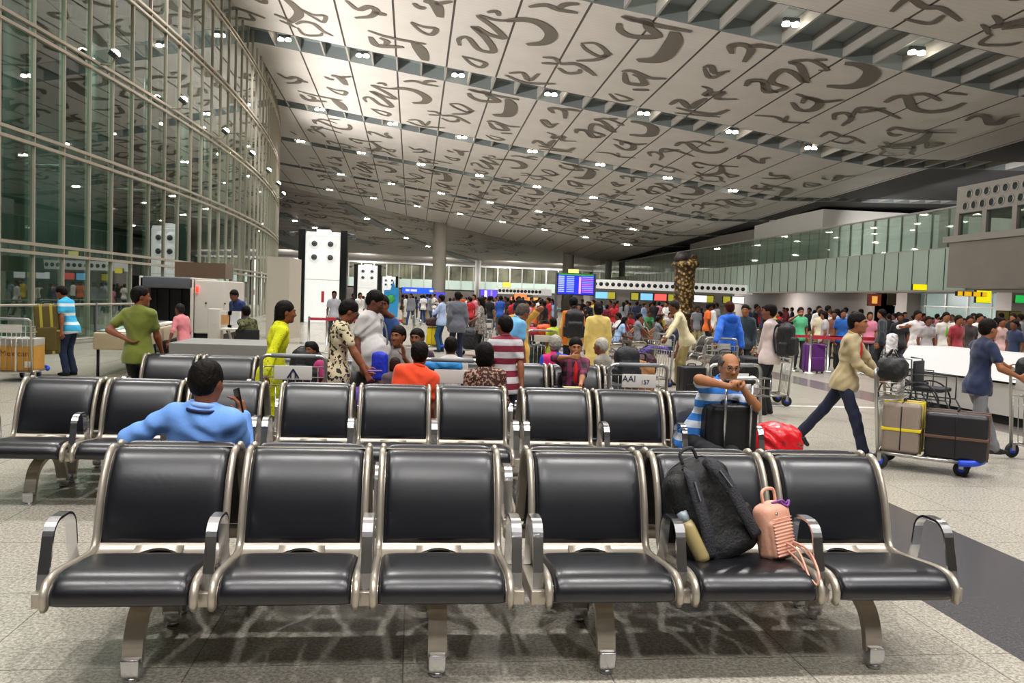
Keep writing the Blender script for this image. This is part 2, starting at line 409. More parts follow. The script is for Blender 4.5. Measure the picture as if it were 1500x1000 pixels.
# glyph strokes read off the bay nearest the camera, as points on the ceiling plane
_G = {380: [
 [.16,(220,45),(300,80),(360,85),(350,120),(300,95),(222,48)], [.2,(200,130),(240,118),(300,130),(350,170),(405,196)], [.16,(210,150),(250,190),(330,192),(345,180)],
 [.26,(475,0),(540,50),(600,35),(640,55),(610,88),(525,96)], [.3,(620,62),(650,70),(698,80)], [.2,(830,118),(900,145),(968,155),(945,188),(890,172),(832,122)],
 [.22,(595,165),(700,200),(860,232),(915,240)], [.34,(608,200),(640,245),(700,252),(790,256)], [.24,(660,205),(700,225),(690,245)], [.5,(850,230),(885,275),(910,330)],
 [.24,(845,15),(880,40),(910,38)], [.4,(900,0),(965,22),(992,92)], [.2,(965,20),(1060,4)],
 [.28,(1100,248),(1095,212),(1145,205),(1205,270),(1285,280),(1250,215),(1180,145),(1255,185),(1340,205),(1290,150),(1205,85),(1300,108),(1408,112)], [.2,(1250,65),(1300,60),(1315,85)],
 [.2,(1115,305),(1165,350),(1215,368),(1240,345),(1172,322),(1118,308)], [.18,(80,75),(130,95),(180,120)], [.16,(110,110),(160,130),(200,150)]],
740: [[.42,(0,112),(100,105),(195,128),(252,185),(215,232),(118,242)], [.26,(130,35),(220,25),(300,52),(400,68)], [.24,(290,45),(330,22),(405,18)],
 [.2,(415,235),(500,238),(560,290),(520,308),(450,275),(418,240)], [.22,(390,332),(500,325),(585,292)], [.2,(205,312),(270,318),(298,345)], [.2,(200,345),(290,348)],
 [.28,(300,350),(400,352),(495,414)], [.22,(290,370),(340,400),(405,395),(410,378)], [.22,(20,400),(95,398),(130,440),(185,402)], [.24,(0,410),(110,452),(275,458)],
 [.34,(640,85),(700,108),(778,112),(790,150),(832,195),(700,198),(632,165),(625,125)], [.3,(655,85),(800,130),(1025,172)], [.56,(930,172),(925,230),(850,320),(725,330)],
 [.26,(640,390),(700,388),(790,425),(885,430)], [.3,(655,398),(670,452),(760,462),(745,425),(700,405)], [.24,(700,490),(790,492)], [.18,(570,512),(620,550),(692,545),(600,512)],
 [.3,(1245,292),(1240,252),(1300,243),(1350,270),(1312,338)], [.3,(1340,255),(1400,248),(1500,265)], [.22,(1088,370),(1130,358),(1152,400),(1230,386)], [.2,(1092,374),(1125,425),(1200,398)],
 [.24,(1080,470),(1125,492),(1095,522),(1200,502),(1160,540),(1275,542)], [.3,(905,572),(960,548),(1012,590),(1060,560),(1105,538)], [.28,(940,590),(1040,612),(1150,625),(1228,600)], [.2,(930,618),(1060,630),(1180,640)],
 [.3,(1320,470),(1350,440),(1420,445),(1440,490),(1500,505)]],
1100: [[.26,(0,445),(60,450),(80,505),(190,480),(110,448),(165,385),(235,400),(300,450),(270,360),(220,340),(330,330),(420,380),(370,382)], [.2,(345,325),(420,325)],
 [.5,(515,345),(600,355),(665,392),(620,452),(540,475),(415,470)], [.26,(245,512),(330,540),(400,556),(510,545)], [.32,(225,560),(265,602),(340,600),(378,560),(310,535),(280,565)],
 [.2,(20,632),(130,640),(200,668),(322,672)], [.18,(200,635),(180,672)], [.34,(735,560),(800,530),(860,535),(890,592),(980,612),(1090,598),(1175,562)], [.24,(870,522),(960,515),(1042,552)],
 [.22,(1050,500),(1060,460),(1120,450),(1200,462)], [.4,(1185,485),(1290,492)], [.2,(1060,505),(1190,517)], [.24,(455,655),(465,625),(525,620),(550,650),(500,688)], [.24,(550,640),(600,592),(700,600),(820,650)], [.22,(590,618),(740,590)],
 [.24,(380,750),(430,722),(490,745),(550,752),(625,786)], [.18,(430,770),(520,786),(565,768)], [.26,(750,718),(800,700),(900,720),(1128,726)], [.24,(755,722),(780,742),(830,735)], [.34,(990,718),(920,782),(735,808)],
 [.28,(1180,660),(1230,635),(1290,642),(1312,680),(1365,688),(1400,655),(1480,640)]]}
STROKES = []
for ox, L in _G.items():
    for g in L:
        STROKES.append((g[0], [ceil_pt(ox + x / 3.75, y / 3.75) for x, y in g[1:]]))
def ribbons(mb, dx, ylo, yhi, m, zf=cz, ystart=33.8, lo=-11, hi=28.5, ysc=1.):
    for w, pts in STROKES:
        for rep in (-32.64, 0, 32.64):
            q = [Vector((x + dx + rep, ylo + (y - ystart) * ysc + .0, 0)) for x, y in pts]
            if min(p.x for p in q) < lo or max(p.x for p in q) > hi or min(p.y for p in q) < ylo + .1 or max(p.y for p in q) > yhi - .1: continue
            P = spline(q, 5); K = len(P); vs = []
            for i, p in enumerate(P):
                t = (P[min(i + 1, K - 1)] - P[max(i - 1, 0)]); t = t.normalized() if t.length > 1e-6 else Vector((1, 0, 0))
                nn = Vector((-t.y, t.x, 0)) * w * .74 * (.38 + .62 * math.sin(PI * (i + .6) / (K + .2)) ** .8)
                for sg in (1, -1):
                    a = p + nn * sg; vs.append((a.x, a.y, zf(a.x, a.y) - .03))
            mb.add(vs, [(2 * i, 2 * i + 1, 2 * i + 3, 2 * i + 2) for i in range(K - 1)], m, False)
CHN = [(-17.5, -13.5), (-1.8, 2.2), (14.2, 18.0), (30.2, 33.8), (46.1, 48.75), (61.3, 63.2), (75.0, 76.7), (89.2, 90.6), (102.6, 103.8)]
XL, XR = -22.8, 48.6
foldA, foldB = Vector((-17.4, 106.5)), Vector((48, 137))
def foldy(x): return foldA.y + (x - foldA.x) * (foldB.y - foldA.y) / (foldB.x - foldA.x)
def roof_piece(name, y0, y1, dx, glyph=True, yfun=None):
    mb = MB(); N = 21
    for i in range(N):
        a, b = XL + (XR - XL) * i / N, XL + (XR - XL) * (i + 1) / N
        ya, yb = (yfun(a), yfun(b)) if yfun else (y1, y1)
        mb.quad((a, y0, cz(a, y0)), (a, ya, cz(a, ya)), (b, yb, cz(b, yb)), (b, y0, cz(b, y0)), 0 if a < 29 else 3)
        mb.quad((a, y0, cz(a, y0) + .4), (b, y0, cz(b, y0) + .4), (b, yb, cz(b, yb) + .4), (a, ya, cz(a, ya) + .4), 1)
        for (p, q, r, s_) in (((a, y0), (b, y0), 0, 0), ((a, ya), (b, yb), 0, 0)):
            mb.quad((*p, cz(*p)), (*q, cz(*q)), (*q, cz(*q) + .4), (*p, cz(*p) + .4), 1)
    if glyph: ribbons(mb, dx, y0, y1 if not yfun else y1, 2)
    return struct(mb.build(name, [M_CEIL, M_FIN, M_GLYPH, M_FALLOFF]))
prev = -30
for k, (a, b) in enumerate(CHN):
    roof_piece('ceiling', prev, a, [5.44, 0, 2.72, -5.44, 0, -5.44, 2.72, -8.16, 0][k])
    prev = b
    mb = MB(); d = .65   # recessed channel above with its fins
    NX = 21
    for i in range(NX):
        x0, x1 = XL + (XR - XL) * i / NX, XL + (XR - XL) * (i + 1) / NX
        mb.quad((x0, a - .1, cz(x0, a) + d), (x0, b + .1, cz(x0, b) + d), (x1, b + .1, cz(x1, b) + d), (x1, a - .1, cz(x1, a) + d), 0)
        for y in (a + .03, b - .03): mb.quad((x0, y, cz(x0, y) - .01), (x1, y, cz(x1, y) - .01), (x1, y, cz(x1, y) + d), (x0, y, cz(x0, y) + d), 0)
    x = -1.32 - 2.72 * 4
    while x < XR:
        z = cz(x, (a + b) / 2); t = CB * (b - a) / 2
        vs = [(x + sx, y, z + (t if y == a else -t) + zz) for zz in (.04, .62) for y in (a, b) for sx in (-.05, .05)]
        mb.add(vs, [(0, 2, 3, 1), (4, 5, 7, 6), (0, 1, 5, 4), (2, 6, 7, 3), (0, 4, 6, 2), (1, 3, 7, 5)], 1, False)
        x += 1.36
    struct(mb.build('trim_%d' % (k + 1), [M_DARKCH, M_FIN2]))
roof_piece('ceiling', prev, 118, 0, glyph=False, yfun=foldy)
# far roof: a second module sloping down from the fold to the far end wall
pA = Vector((foldA.x, foldA.y, cz(*foldA))); pB = Vector((foldB.x, foldB.y, cz(*foldB)))
def farpt(u, v): return (pA + (pB - pA) * u).lerp(Vector((-34 + 82 * u, 176.5, 8.75)), v)
def toimg(P):
    d = Vector(P) - Vector((0, 0, H)); q = Vector((d.dot(r_), d.dot(u_), d.dot(f_))); return 750 + F * q.x / q.z, 500 - F * q.y / q.z
def far_on(px, py):
    u, v = .3, .4
    for _ in range(60):
        a = toimg(farpt(u, v)); e = 1e-3; b1 = toimg(farpt(u + e, v)); b2 = toimg(farpt(u, v + e))
        J = ((b1[0] - a[0]) / e, (b2[0] - a[0]) / e, (b1[1] - a[1]) / e, (b2[1] - a[1]) / e); D = J[0] * J[3] - J[1] * J[2]
        ex, ey = px - a[0], py - a[1]; du = (ex * J[3] - ey * J[1]) / D; dv_ = (J[0] * ey - J[2] * ex) / D
        u += max(-.2, min(.2, du)); v += max(-.2, min(.2, dv_))
    return u, v
mb = MB(); UL, UH = -.7, 1.0
for i in range(24):
    for j in range(6):
        u0, u1 = UL + (UH - UL) * i / 24, UL + (UH - UL) * (i + 1) / 24; v0, v1 = j / 6, (j + 1) / 6
        mb.quad(farpt(u0, v0), farpt(u0, v1), farpt(u1, v1), farpt(u1, v0), 0)
FAR_L = []
for (p, q) in (((494, 293), (633, 362)), ((401, 311), (498, 344)), ((660, 371), (712, 391)), ((399, 351), (435, 365))):
    A_, B_ = Vector(far_on(*p)), Vector(far_on(*q)); FAR_L.append((A_, B_)); z = Vector((0, 0, -.08)); n_ = 12
    a2 = A_ + (B_ - A_) * -.1; b2 = A_ + (B_ - A_) * 1.6; t = (b2 - a2).normalized(); s_ = Vector((-t.y, t.x)) * .012
    for k in range(n_):
        c0, c1 = a2.lerp(b2, k / n_), a2.lerp(b2, (k + 1) / n_)
        if not (0 <= min(c0.y, c1.y) and max(c0.y, c1.y) <= 1): continue
        mb.quad(farpt(*(c0 - s_)) + z, farpt(*(c1 - s_)) + z, farpt(*(c1 + s_)) + z, farpt(*(c0 + s_)) + z, 1)
for k in range(1, 22):
    v = k / 22; z = Vector((0, 0, -.05))
    for i in range(16):
        u0, u1 = UL + (UH - UL) * i / 16, UL + (UH - UL) * (i + 1) / 16
        mb.quad(farpt(u0, v) + z, farpt(u0, v + .002) + z, farpt(u1, v + .002) + z, farpt(u1, v) + z, 2)
rr = random.Random(3)
for i in range(300):
    u, v = rr.uniform(-.3, .6), rr.uniform(.03, .6); st = rr.choice(STROKES); c = Vector(st[1][0])
    P = spline([Vector((x - c.x, y - c.y, 0)) for x, y in st[1]], 4); K = len(P); vs = []
    for j, p in enumerate(P):
        t = (P[min(j + 1, K - 1)] - P[max(j - 1, 0)]); t = t.normalized() if t.length > 1e-6 else Vector((1, 0, 0)); nn = Vector((-t.y, t.x, 0)) * st[0] * .5
        for sg in (1, -1):
            a = p + nn * sg; vs.append(farpt(u + a.x / 70, min(1, v + a.y / 62)) + Vector((0, 0, -.05)))
    mb.add(vs, [(2 * j, 2 * j + 1, 2 * j + 3, 2 * j + 2) for j in range(K - 1)], 3, False)
M_CEIL2 = mat('far_ceiling_panels', 'a89f96', .45); 
struct(mb.build('ceiling', [M_CEIL2, M_DARKCH, mat('panel_joint', '6b625b', .6), M_GLYPH]))

def light(name, typ, loc, energy, col=(1, .98, .965), size=.3, aim=None, spot=None, blend=.6):
    d = bpy.data.lights.new(name, typ); d.energy = energy; d.color = col
    if typ == 'AREA': d.size = size; d.shape = 'DISK'
    else: d.shadow_soft_size = size
    if typ == 'SPOT': d.spot_size = R(spot); d.spot_blend = blend
    o = bpy.data.objects.new(name, d); COL.objects.link(o); o.location = loc
    if aim is not None: o.rotation_euler = (Vector(aim) - Vector(loc)).to_track_quat('-Z', 'Y').to_euler()
    return o
# twin spotlights
M_LAMP = mat('lamp_glow', 'fff4e0', .4, emit=28.); M_LAMPB = mat('lamp_housing', '34383a', .5)
_mb = MB(); _mb.box(-.32, .32, -.09, .09, .12, .3); 
ORD = ['first', 'second', 'third', 'fourth', 'fifth', 'sixth', 'seventh', 'eighth', 'ninth', 'tenth', 'eleventh', 'twelfth']
def lamp_proto():
    e = empty('ceiling_spotlight'); h = _mb.build('housing', M_LAMPB, e)
    for sx in (-.2, .2):
        g = MB().lathe([(0, -.02), (.15, 0), (.165, .06), (.12, .14)], (sx, 0, 0), 14); g.build('lamp', M_LAMP, e)
    return e
LP = lamp_proto(); first = True
NAMES = {3: 'nearest', 4: 'second nearest', 5: 'third nearest', 6: 'fourth nearest', 7: 'fifth nearest', 8: 'sixth nearest'}
XS = {3: (8.99, 14.44, 19.8), 4: [-7.42, -3.2, 2.1, 7.4, 12.85, 18.2, 23.1], 5: [-7.15, -1.9, 3.2, 8.5, 13.7, 19.0, 24.2], 6: [-10.3, -5.0, .3, 5.6, 10.9, 16.2, 21.5],
      7: [-8., -2.7, 2.6, 7.9, 13.2, 18.5, 23.8], 8: [-10.5, -5.2, .1, 5.4, 10.7, 16., 21.3, 26.6]}
SPOTS = []
for k, xs_ in XS.items():
    a, b = CHN[k]; y = a + (b - a) * .45
    for i, x in enumerate(xs_):
        o = LP if first else copy_tree(LP); first = False
        o.location = (x, y, cz(x, y) - .02)
        where = 'from the glass wall side' if k > 3 else 'from the left'
        tag(o, 'lit twin spotlight in the %s dark ceiling channel, %s %s' % (NAMES[k], ORD[i], where), 'ceiling light', 'twin spotlights in the ceiling channels')
        SPOTS.append((x, y, cz(x, y) - .15))
for nm, (A_, B_), ts in (('channel from the fold to the tall column', FAR_L[0], (.28, .5, .7, .95)), ('channel above the first white tower', FAR_L[1], (.3, .6, .9))):
    for i, t in enumerate(ts):
        q = A_.lerp(B_, t); o = copy_tree(LP); o.location = farpt(*q) + Vector((0, 0, -.2)); SPOTS.append(tuple(farpt(*q) + Vector((0, 0, -.5))))
        tag(o, '%s twin spotlight in the far roof %s' % (ORD[i], nm), 'ceiling light', 'twin spotlights on the far roof')

LS = .60
for (x, y, z) in SPOTS:
    light('ceiling_lamp_and_fill', 'SPOT', (x, y, z), (4400 if x < 12 else 1100) * LS, size=.22, aim=(x, y, 0), spot=125, blend=.8)
for (x, y) in [(-7.5, 16.1), (-2, 16.1), (3.4, 16.1), (8.8, 16.1), (14.2, 16.1), (20, 16.1), (-7.5, .2), (-2, .2), (3.4, .2), (8.8, .2), (14.2, .2), (-2, 32), (3.5, 32), (-7.4, 32), (-6, -9), (0, -9), (6, -9), (12, -9), (2, -20)]:
    light('ceiling_lamp_and_fill', 'SPOT', (x, y, cz(x, y) - .15), 5000 * LS, size=.22, aim=(x, y, 0), spot=125, blend=.8)  # the rows behind the camera are added to brighten the seats

# ---------------------------------------------------------------- left curtain wall
def wx(y): return -9.2 - .0029 * (y - 44) ** 2
M_STEEL = mat('wall_mullion_metal', 'b8aea0', .4, metal=.3)
def glass(name, tint, rough=.02, refl=1., base=.0):
    m = bpy.data.materials.new(name); m.use_nodes = True; n, l = m.node_tree.nodes, m.node_tree.links; n.clear()
    out = n.new('ShaderNodeOutputMaterial'); mx = n.new('ShaderNodeMixShader'); tr = n.new('ShaderNodeBsdfTransparent'); gl = n.new('ShaderNodeBsdfGlossy')
    tr.inputs[0].default_value = (*srgb(tint), 1); gl.inputs['Roughness'].default_value = rough; gl.inputs[0].default_value = (.95, 1, .97, 1)
    fr = n.new('ShaderNodeLayerWeight'); fr.inputs[0].default_value = .5
    a = mth(n, l, 'MINIMUM', mth(n, l, 'MULTIPLY_ADD', mth(n, l, 'POWER', fr.outputs['Facing'], 4.5), refl, base + .05), .9); l.new(a, mx.inputs[0]); l.new(tr.outputs[0], mx.inputs[1]); l.new(gl.outputs[0], mx.inputs[2]); l.new(mx.outputs[0], out.inputs[0])
    return m
M_GLASS = glass('curtain_glass', 'a9c4b8', .015, 1.6, .06)
ys_ = [24.13 - 1.512 * 20 + 1.512 * i for i in range(20 + 57)]
TR = [2.52, 5.45, 8.35, 11.3, 14.2, 17.1]
mb = MB(); g = MB()
for y in ys_:
    x = wx(y); top = cz(x, y) + .5
    dx = wx(y + .1) - wx(y - .1); ang = math.atan2(-dx, .2); T = Matrix.Translation((x, y, 0)) @ Matrix.Rotation(ang, 4, 'Z')
    mb.box(-.14, .03, -.027, .027, 0, top, T=T)
for ya, yb in zip(ys_[:-1], ys_[1:]):
    for z in TR:
        for dz in (-.12, .12):
            p, q = Vector((wx(ya), ya, z + dz)), Vector((wx(yb), yb, z + dz))
            if z + dz < cz(p.x, p.y) + .4:
                t = (q - p).normalized(); s_ = Vector((t.y, -t.x, 0)) * .06
                u = Vector((0, 0, .042))
                vs = [p - s_ - u, p + s_ - u, p + s_ + u, p - s_ + u, q - s_ - u, q + s_ - u, q + s_ + u, q - s_ + u]
                mb.add(vs, [(0, 1, 2, 3), (7, 6, 5, 4), (0, 4, 5, 1), (1, 5, 6, 2), (2, 6, 7, 3), (3, 7, 4, 0)], 0, False)
    g.quad((wx(ya) - .03, ya, 0), (wx(yb) - .03, yb, 0), (wx(yb) - .03, yb, cz(wx(yb), yb) + .5), (wx(ya) - .03, ya, cz(wx(ya), ya) + .5))
struct(mb.build('wall_left', M_STEEL)); struct(g.build('window_1', M_GLASS))
# outside the glass: the dark kerb side with its columns
M_OUT = mat('night_outside_wall', '3a4642', .7, var=.3, vscale=.5); M_OUTC = mat('outside_column', '5d6a63', .6)
mb = MB()
for i in range(14): 
    y = 8 + i * 8; mb.quad((wx(y) - 14, y, -1), (wx(y + 8) - 14, y + 8, -1), (wx(y + 8) - 14, y + 8, 22), (wx(y) - 14, y, 22), 0)
mb.quad((-60, 8, -1), (-8, -3, -1), (-8, -3, 22), (-60, 8, 22), 0); mb.quad((-60, 0, 18), (-8, 0, 18), (-8, 130, 18), (-60, 130, 18), 0)
struct(mb.build('wall_outside', M_OUT))
for i in range(13):
    y = 17 + i * 6; mb = MB(); x = wx(y) - 3.2
    mb.tube([(x, y, 0), (x, y, 17)], .32, 12); 
    for dz in (5.4, 11.2): mb.tube([(x, y, dz), (wx(y) - .2, y, dz)], .07, 6)
    tag(mb.build('outside_column', M_OUTC), kind='structure')
M_BLUE = mat('blue_light', '3048d8', .4, emit=1.2); M_YEL = mat('yellow_sign_face', 'f0d818', .5, emit=.9)
for i in range(6): light('outside_fill', 'AREA', (wx(14 + i * 10) - 6, 14 + i * 10, 12), 900, (.85, 1, .92), 1.5, (wx(14 + i * 10) - 8, 14 + i * 10, 0))  # added, unseen: lifts the columns out of the dark behind the glass
# wall uplights on the third rail
M_FLOOD = mat('flood_glow', 'fff0cc', .4, emit=45.)
UPY = [27.67 + 6.05 * i for i in range(7)]
for i, y in enumerate(UPY):
    x = wx(y) + .25
    e = empty('wall_floodlight', (x, y, 8.35), 0, 'glowing floodlight bracketed to the glass wall rail, %s counted from the camera' % ORD[i], 'floodlight', 'floodlights along the glass wall')
    b = MB(); b.tube([(-.2, 0, .12), (.12, 0, .12), (.22, 0, .3)], .035, 6); b.build('bracket', M_STEEL, e)
    T = Matrix.Translation((.22, 0, .45)) @ Matrix.Rotation(R(35), 4, 'Y')
    b = MB(); b.rbox(-.13, .13, -.17, .17, -.12, .05, .03, T=T); b.build('housing', M_LAMPB, e)
    b = MB(); b.lathe([(0, .16), (.1, .13), (.15, .06), (.15, .04)], (0, 0, 0), 12, T=T); b.build('lamp', M_FLOOD, e)
    light('flood_light', 'SPOT', (x + .45, y, 8.95), 5200 * LS, (1, .95, .91), .25, (x + 9, y + 2, 14.5), 125, .9)
for i, y in enumerate([2, 9.5, 15.5, 21.6]):
    light('flood_light', 'SPOT', (wx(y) + .8, y, 8.95), 6500 * LS, (1, .95, .91), .25, (wx(y) + 9, y + 2, 14.5), 125, .9)

# ---------------------------------------------------------------- right mezzanine
M_FROST = mat('frosted_green_glass', 'cde2d6', .25, spec=.6, var=.08, vscale=.3); M_CLR = glass('mezzanine_glass', 'e2f0ea', .03, 1.4, .06)
M_MULL = mat('dark_joint', '2f3a38', .5); M_RAIL = mat('pale_rail', 'c9c6c0', .35, metal=.4); M_CONC = mat('grey_cladding', '9d968e', .5, var=.06, vscale=.8); M_WHITE = mat('white_paint', 'e9e6e0', .45)
M_SOF = mat('soffit', '8d8880', .6)
XM = 32.5; YA, YB = 46.0, 150.
mb = MB(); mb.box(XM, XM + .1, YA, YB, 3.1, 5.66, 0)
y = 47.93; 
while y < YB: mb.box(XM - .03, XM, y - .025, y + .025, 3.1, 5.66, 1); y += 1.66
mb.box(XM - .04, XM + .14, YA, YB, 2.98, 3.1, 2); mb.box(XM - .02, XM + .12, YA, YB, 5.66, 5.72, 2)
struct(mb.build('wall_right', [M_FROST, M_MULL, M_RAIL]))
mb = MB(); y = 47.93
while y < YB: mb.box(XM + .05, XM + .17, y - .04, y + .04, 5.7, 8.15, 0); y += 1.66
mb.box(XM - .02, XM + .16, YA, YB, 8.1, 8.2, 0); struct(mb.build('trim_20', M_RAIL))
struct(MB().box(XM + .02, XM + .05, YA, YB, 5.72, 8.1).build('window_2', M_CLR))
mb = MB(); mb.box(XM + .2, 60, 30, YB, 3.1, 3.5, 0); mb.box(44, 44.3, 30, YB, 3.5, 11, 1)
struct(mb.build('floor_mezzanine', [M_SOF, M_CONC]))
# rear white plant rooms above the mezzanine
for (x0, x1, y0, y1, z0, z1) in ((33.6, 46, 66, 80, 3.5, 9.98), (33.8, 46, 80, 100, 3.5, 9.45), (33.8, 46, 112, 150, 3.5, 9.0)):
    mb = MB(); mb.box(x0, x1, y0, y1, z0, z1); struct(mb.build('wall_plant_room', M_WHITE if y0 < 70 else M_CONC))
# near grey block with porthole vents
XB = 30.5; YC = 44.7
mb = MB(); hol = M_MULL
mb.box(XB, XM + 8, 20, YC, 3.15, 5.95, 0); mb.box(XB - .35, XM + 8, 20, YC + .1, 5.7, 6.05, 2)
mb.box(XB + .3, XM + 8, 20, YC, 7.3, 8.9, 2)
mb.box(XB + .27, XM + 8, 20, YC, 7.28, 7.36, 1)
y = YC
while y > 20: mb.box(XB + .25, XB + .55, y - .35, y, 6.05, 7.4, 2); y -= 2.3
mb.box(XM + 2, XM + 2.2, 20, YC, 6, 7.4, 0)
struct(mb.build('wall_right_near', [M_CONC, M_MULL, mat('pale_grey_cladding', 'b1ada6', .5)]))
mb = MB()
for r_i, z in enumerate((7.75, 8.4)):
    y = YC - .8 - r_i * .28
    while y > 22: mb.lathe([(0, .0), (.17, .0), (.19, .03)], (XB + .27, y, z), 14, axis='X', m=0); mb.tube([(XB + .27, y + .23 * math.cos(a * PI / 8), z + .23 * math.sin(a * PI / 8)) for a in range(16)], .035, 6, m=1, closed=True); y -= .72
struct(mb.build('trim_21', [M_MULL, M_RAIL]))
struct(MB().box(XB + .38, XB + .42, 20, YC, 6.05, 7.35).build('window_3', M_CLR))
# ground floor behind, under the mezzanine
M_SHOP = mat('lit_partition', '9fb5b0', .3, var=.15, vscale=.4, emit=.12)
mb = MB(); mb.box(38, 38.3, 20, 62, 0, 3.1, 0); mb.box(36, 36.3, 62, 150, 0, 3.1, 1)
y = 22
while y < 62: mb.box(37.9, 38, y - .06, y + .06, 0, 3.1, 2); y += 2.4
mb.box(37.85, 38, 20, 62, 2.1, 2.2, 2)
for y in (47.5, 58.5): mb.box(36.8, 37.9, y, y + 1.4, 0, 3.1, 1)
struct(mb.build('wall_right_ground', [M_SHOP, mat('taupe_wall', '8a817b', .6), M_RAIL]))
for y in (30, 40, 50, 60, 75, 90): light('undercroft_light', 'AREA', (33.6, y, 2.9), 420 * LS, size=.8, aim=(35, y, 0))
for y in (48, 54, 61): light('mezzanine_fill', 'AREA', (34.5, y, 8.4), 750 * LS, size=.8, aim=(44, y, 5))  # unseen lights, added to brighten what shows through the mezzanine glass
# far end wall
mb = MB(); YE = 176
mb.box(-50, 38, YE, YE + 1, 3.1, 5.0, 0); mb.box(-50, 38, YE + .6, YE + 1, 0, 3.1, 3); mb.box(-50, 38, YE, YE + 1, 8.0, 8.4, 2); mb.box(-60, 60, YE + 8, YE + 9, 0, 16, 1)
x = -50
while x < 38: mb.box(x - .1, x + .1, YE - .1, YE, 3.1, 8.2, 2); x += 2.6
mb.box(-50, 38, YE + 3, YE + 3.2, 5.0, 8.0, 4)
struct(mb.build('wall_back', [M_FROST, M_CONC, M_RAIL, mat('dim_shopfront', '6d655e', .6, var=.4, vscale=.3), mat('far_shop_lights', '7c7a62', .6, var=.7, vscale=.25, emit=.1)]))
for x in (-25, -10, 5, 20, 30): light('far_wall_fill', 'AREA', (x, 165, 8), 1700 * LS, size=1, aim=(x, 174, 3))  # added to brighten the black windows of the end wall
mb = MB(); mb.box(-16, 60, -30, -29.7, 0, 16); struct(mb.build('wall_front', mat('hall_end_wall', '9c9892', .6)))
mb = MB(); mb.box(48, 48.3, -30, 150, 0, 12); struct(mb.build('wall_right_far', M_CONC))
# round columns
M_COL = mat('column_paint', 'efece6', .45)
for (px, Y, r) in ((643, 116.5, .95), (832, 126, .85), (891, 133, .5), (700, 168, .6)):
    p = aty(px, 400, Y); mb = MB(); mb.tube([(p.x, Y, 0), (p.x, Y, cz(p.x, Y) + .3)], r, 20); struct(mb.build('column', M_COL))
# beige block column at the glass wall
p0, p1 = aty(391, 400, 28.5), aty(424, 400, 28.5); p2 = aty(438, 400, 29.6)
mb = MB(); zt = aty(405, 376, 28.5).z
mb.prism([(p0.x, 28.5), (p1.x, 28.5), (p2.x, 30.2), (p0.x + .4, 30.6)], 0, zt); struct(mb.build('wall_lobby', mat('beige_panel', 'cbc3b4', .5)))
# world: night beyond the windows, faint
w = bpy.data.worlds.new('world'); SC.world = w; w.use_nodes = True
w.node_tree.nodes['Background'].inputs[0].default_value = (.55, .6, .7, 1); w.node_tree.nodes['Background'].inputs[1].default_value = .05
# ================================================================== benches
M_BF = mat('bench_frame_metal', 'b3aa9c', .32, metal=.55, var=.05, vscale=20)
M_CHR = mat('bench_chrome', 'dadade', .2, metal=1.); M_LEA = mat('black_upholstery', '0f1016', .32, spec=.7, bump=.02, bscale=45)
M_BACKP = mat('bench_back_panel', '2b2522', .45, metal=.3)
PROF = [(.012, .352), (.0, .375), (.004, .405), (.03, .434), (.075, .446), (.15, .444), (.28, .43), (.40, .418), (.465, .415), (.51, .425), (.535, .45), (.552, .49), (.566, .55), (.592, .64), (.628, .725), (.668, .79), (.70, .825), (.735, .845), (.765, .840)]
def resample(pts, n):
    P = spline([Vector((0, a, b)) for a, b in pts], 6); L = [0]
    for a, b in zip(P[:-1], P[1:]): L.append(L[-1] + (b - a).length)
    out = []; j = 0
    for i in range(n + 1):
        s = L[-1] * i / n
        while j < len(L) - 2 and L[j + 1] < s: j += 1
        t = (s - L[j]) / max(L[j + 1] - L[j], 1e-9); out.append(P[j].lerp(P[j + 1], t))
    return out, L[-1]
PR, PL = resample(PROF, 96)
def pn(i):
    t = (PR[min(i + 1, 96)] - PR[max(i - 1, 0)]).normalized(); return Vector((0, -t.z, t.y))   # up / forward side
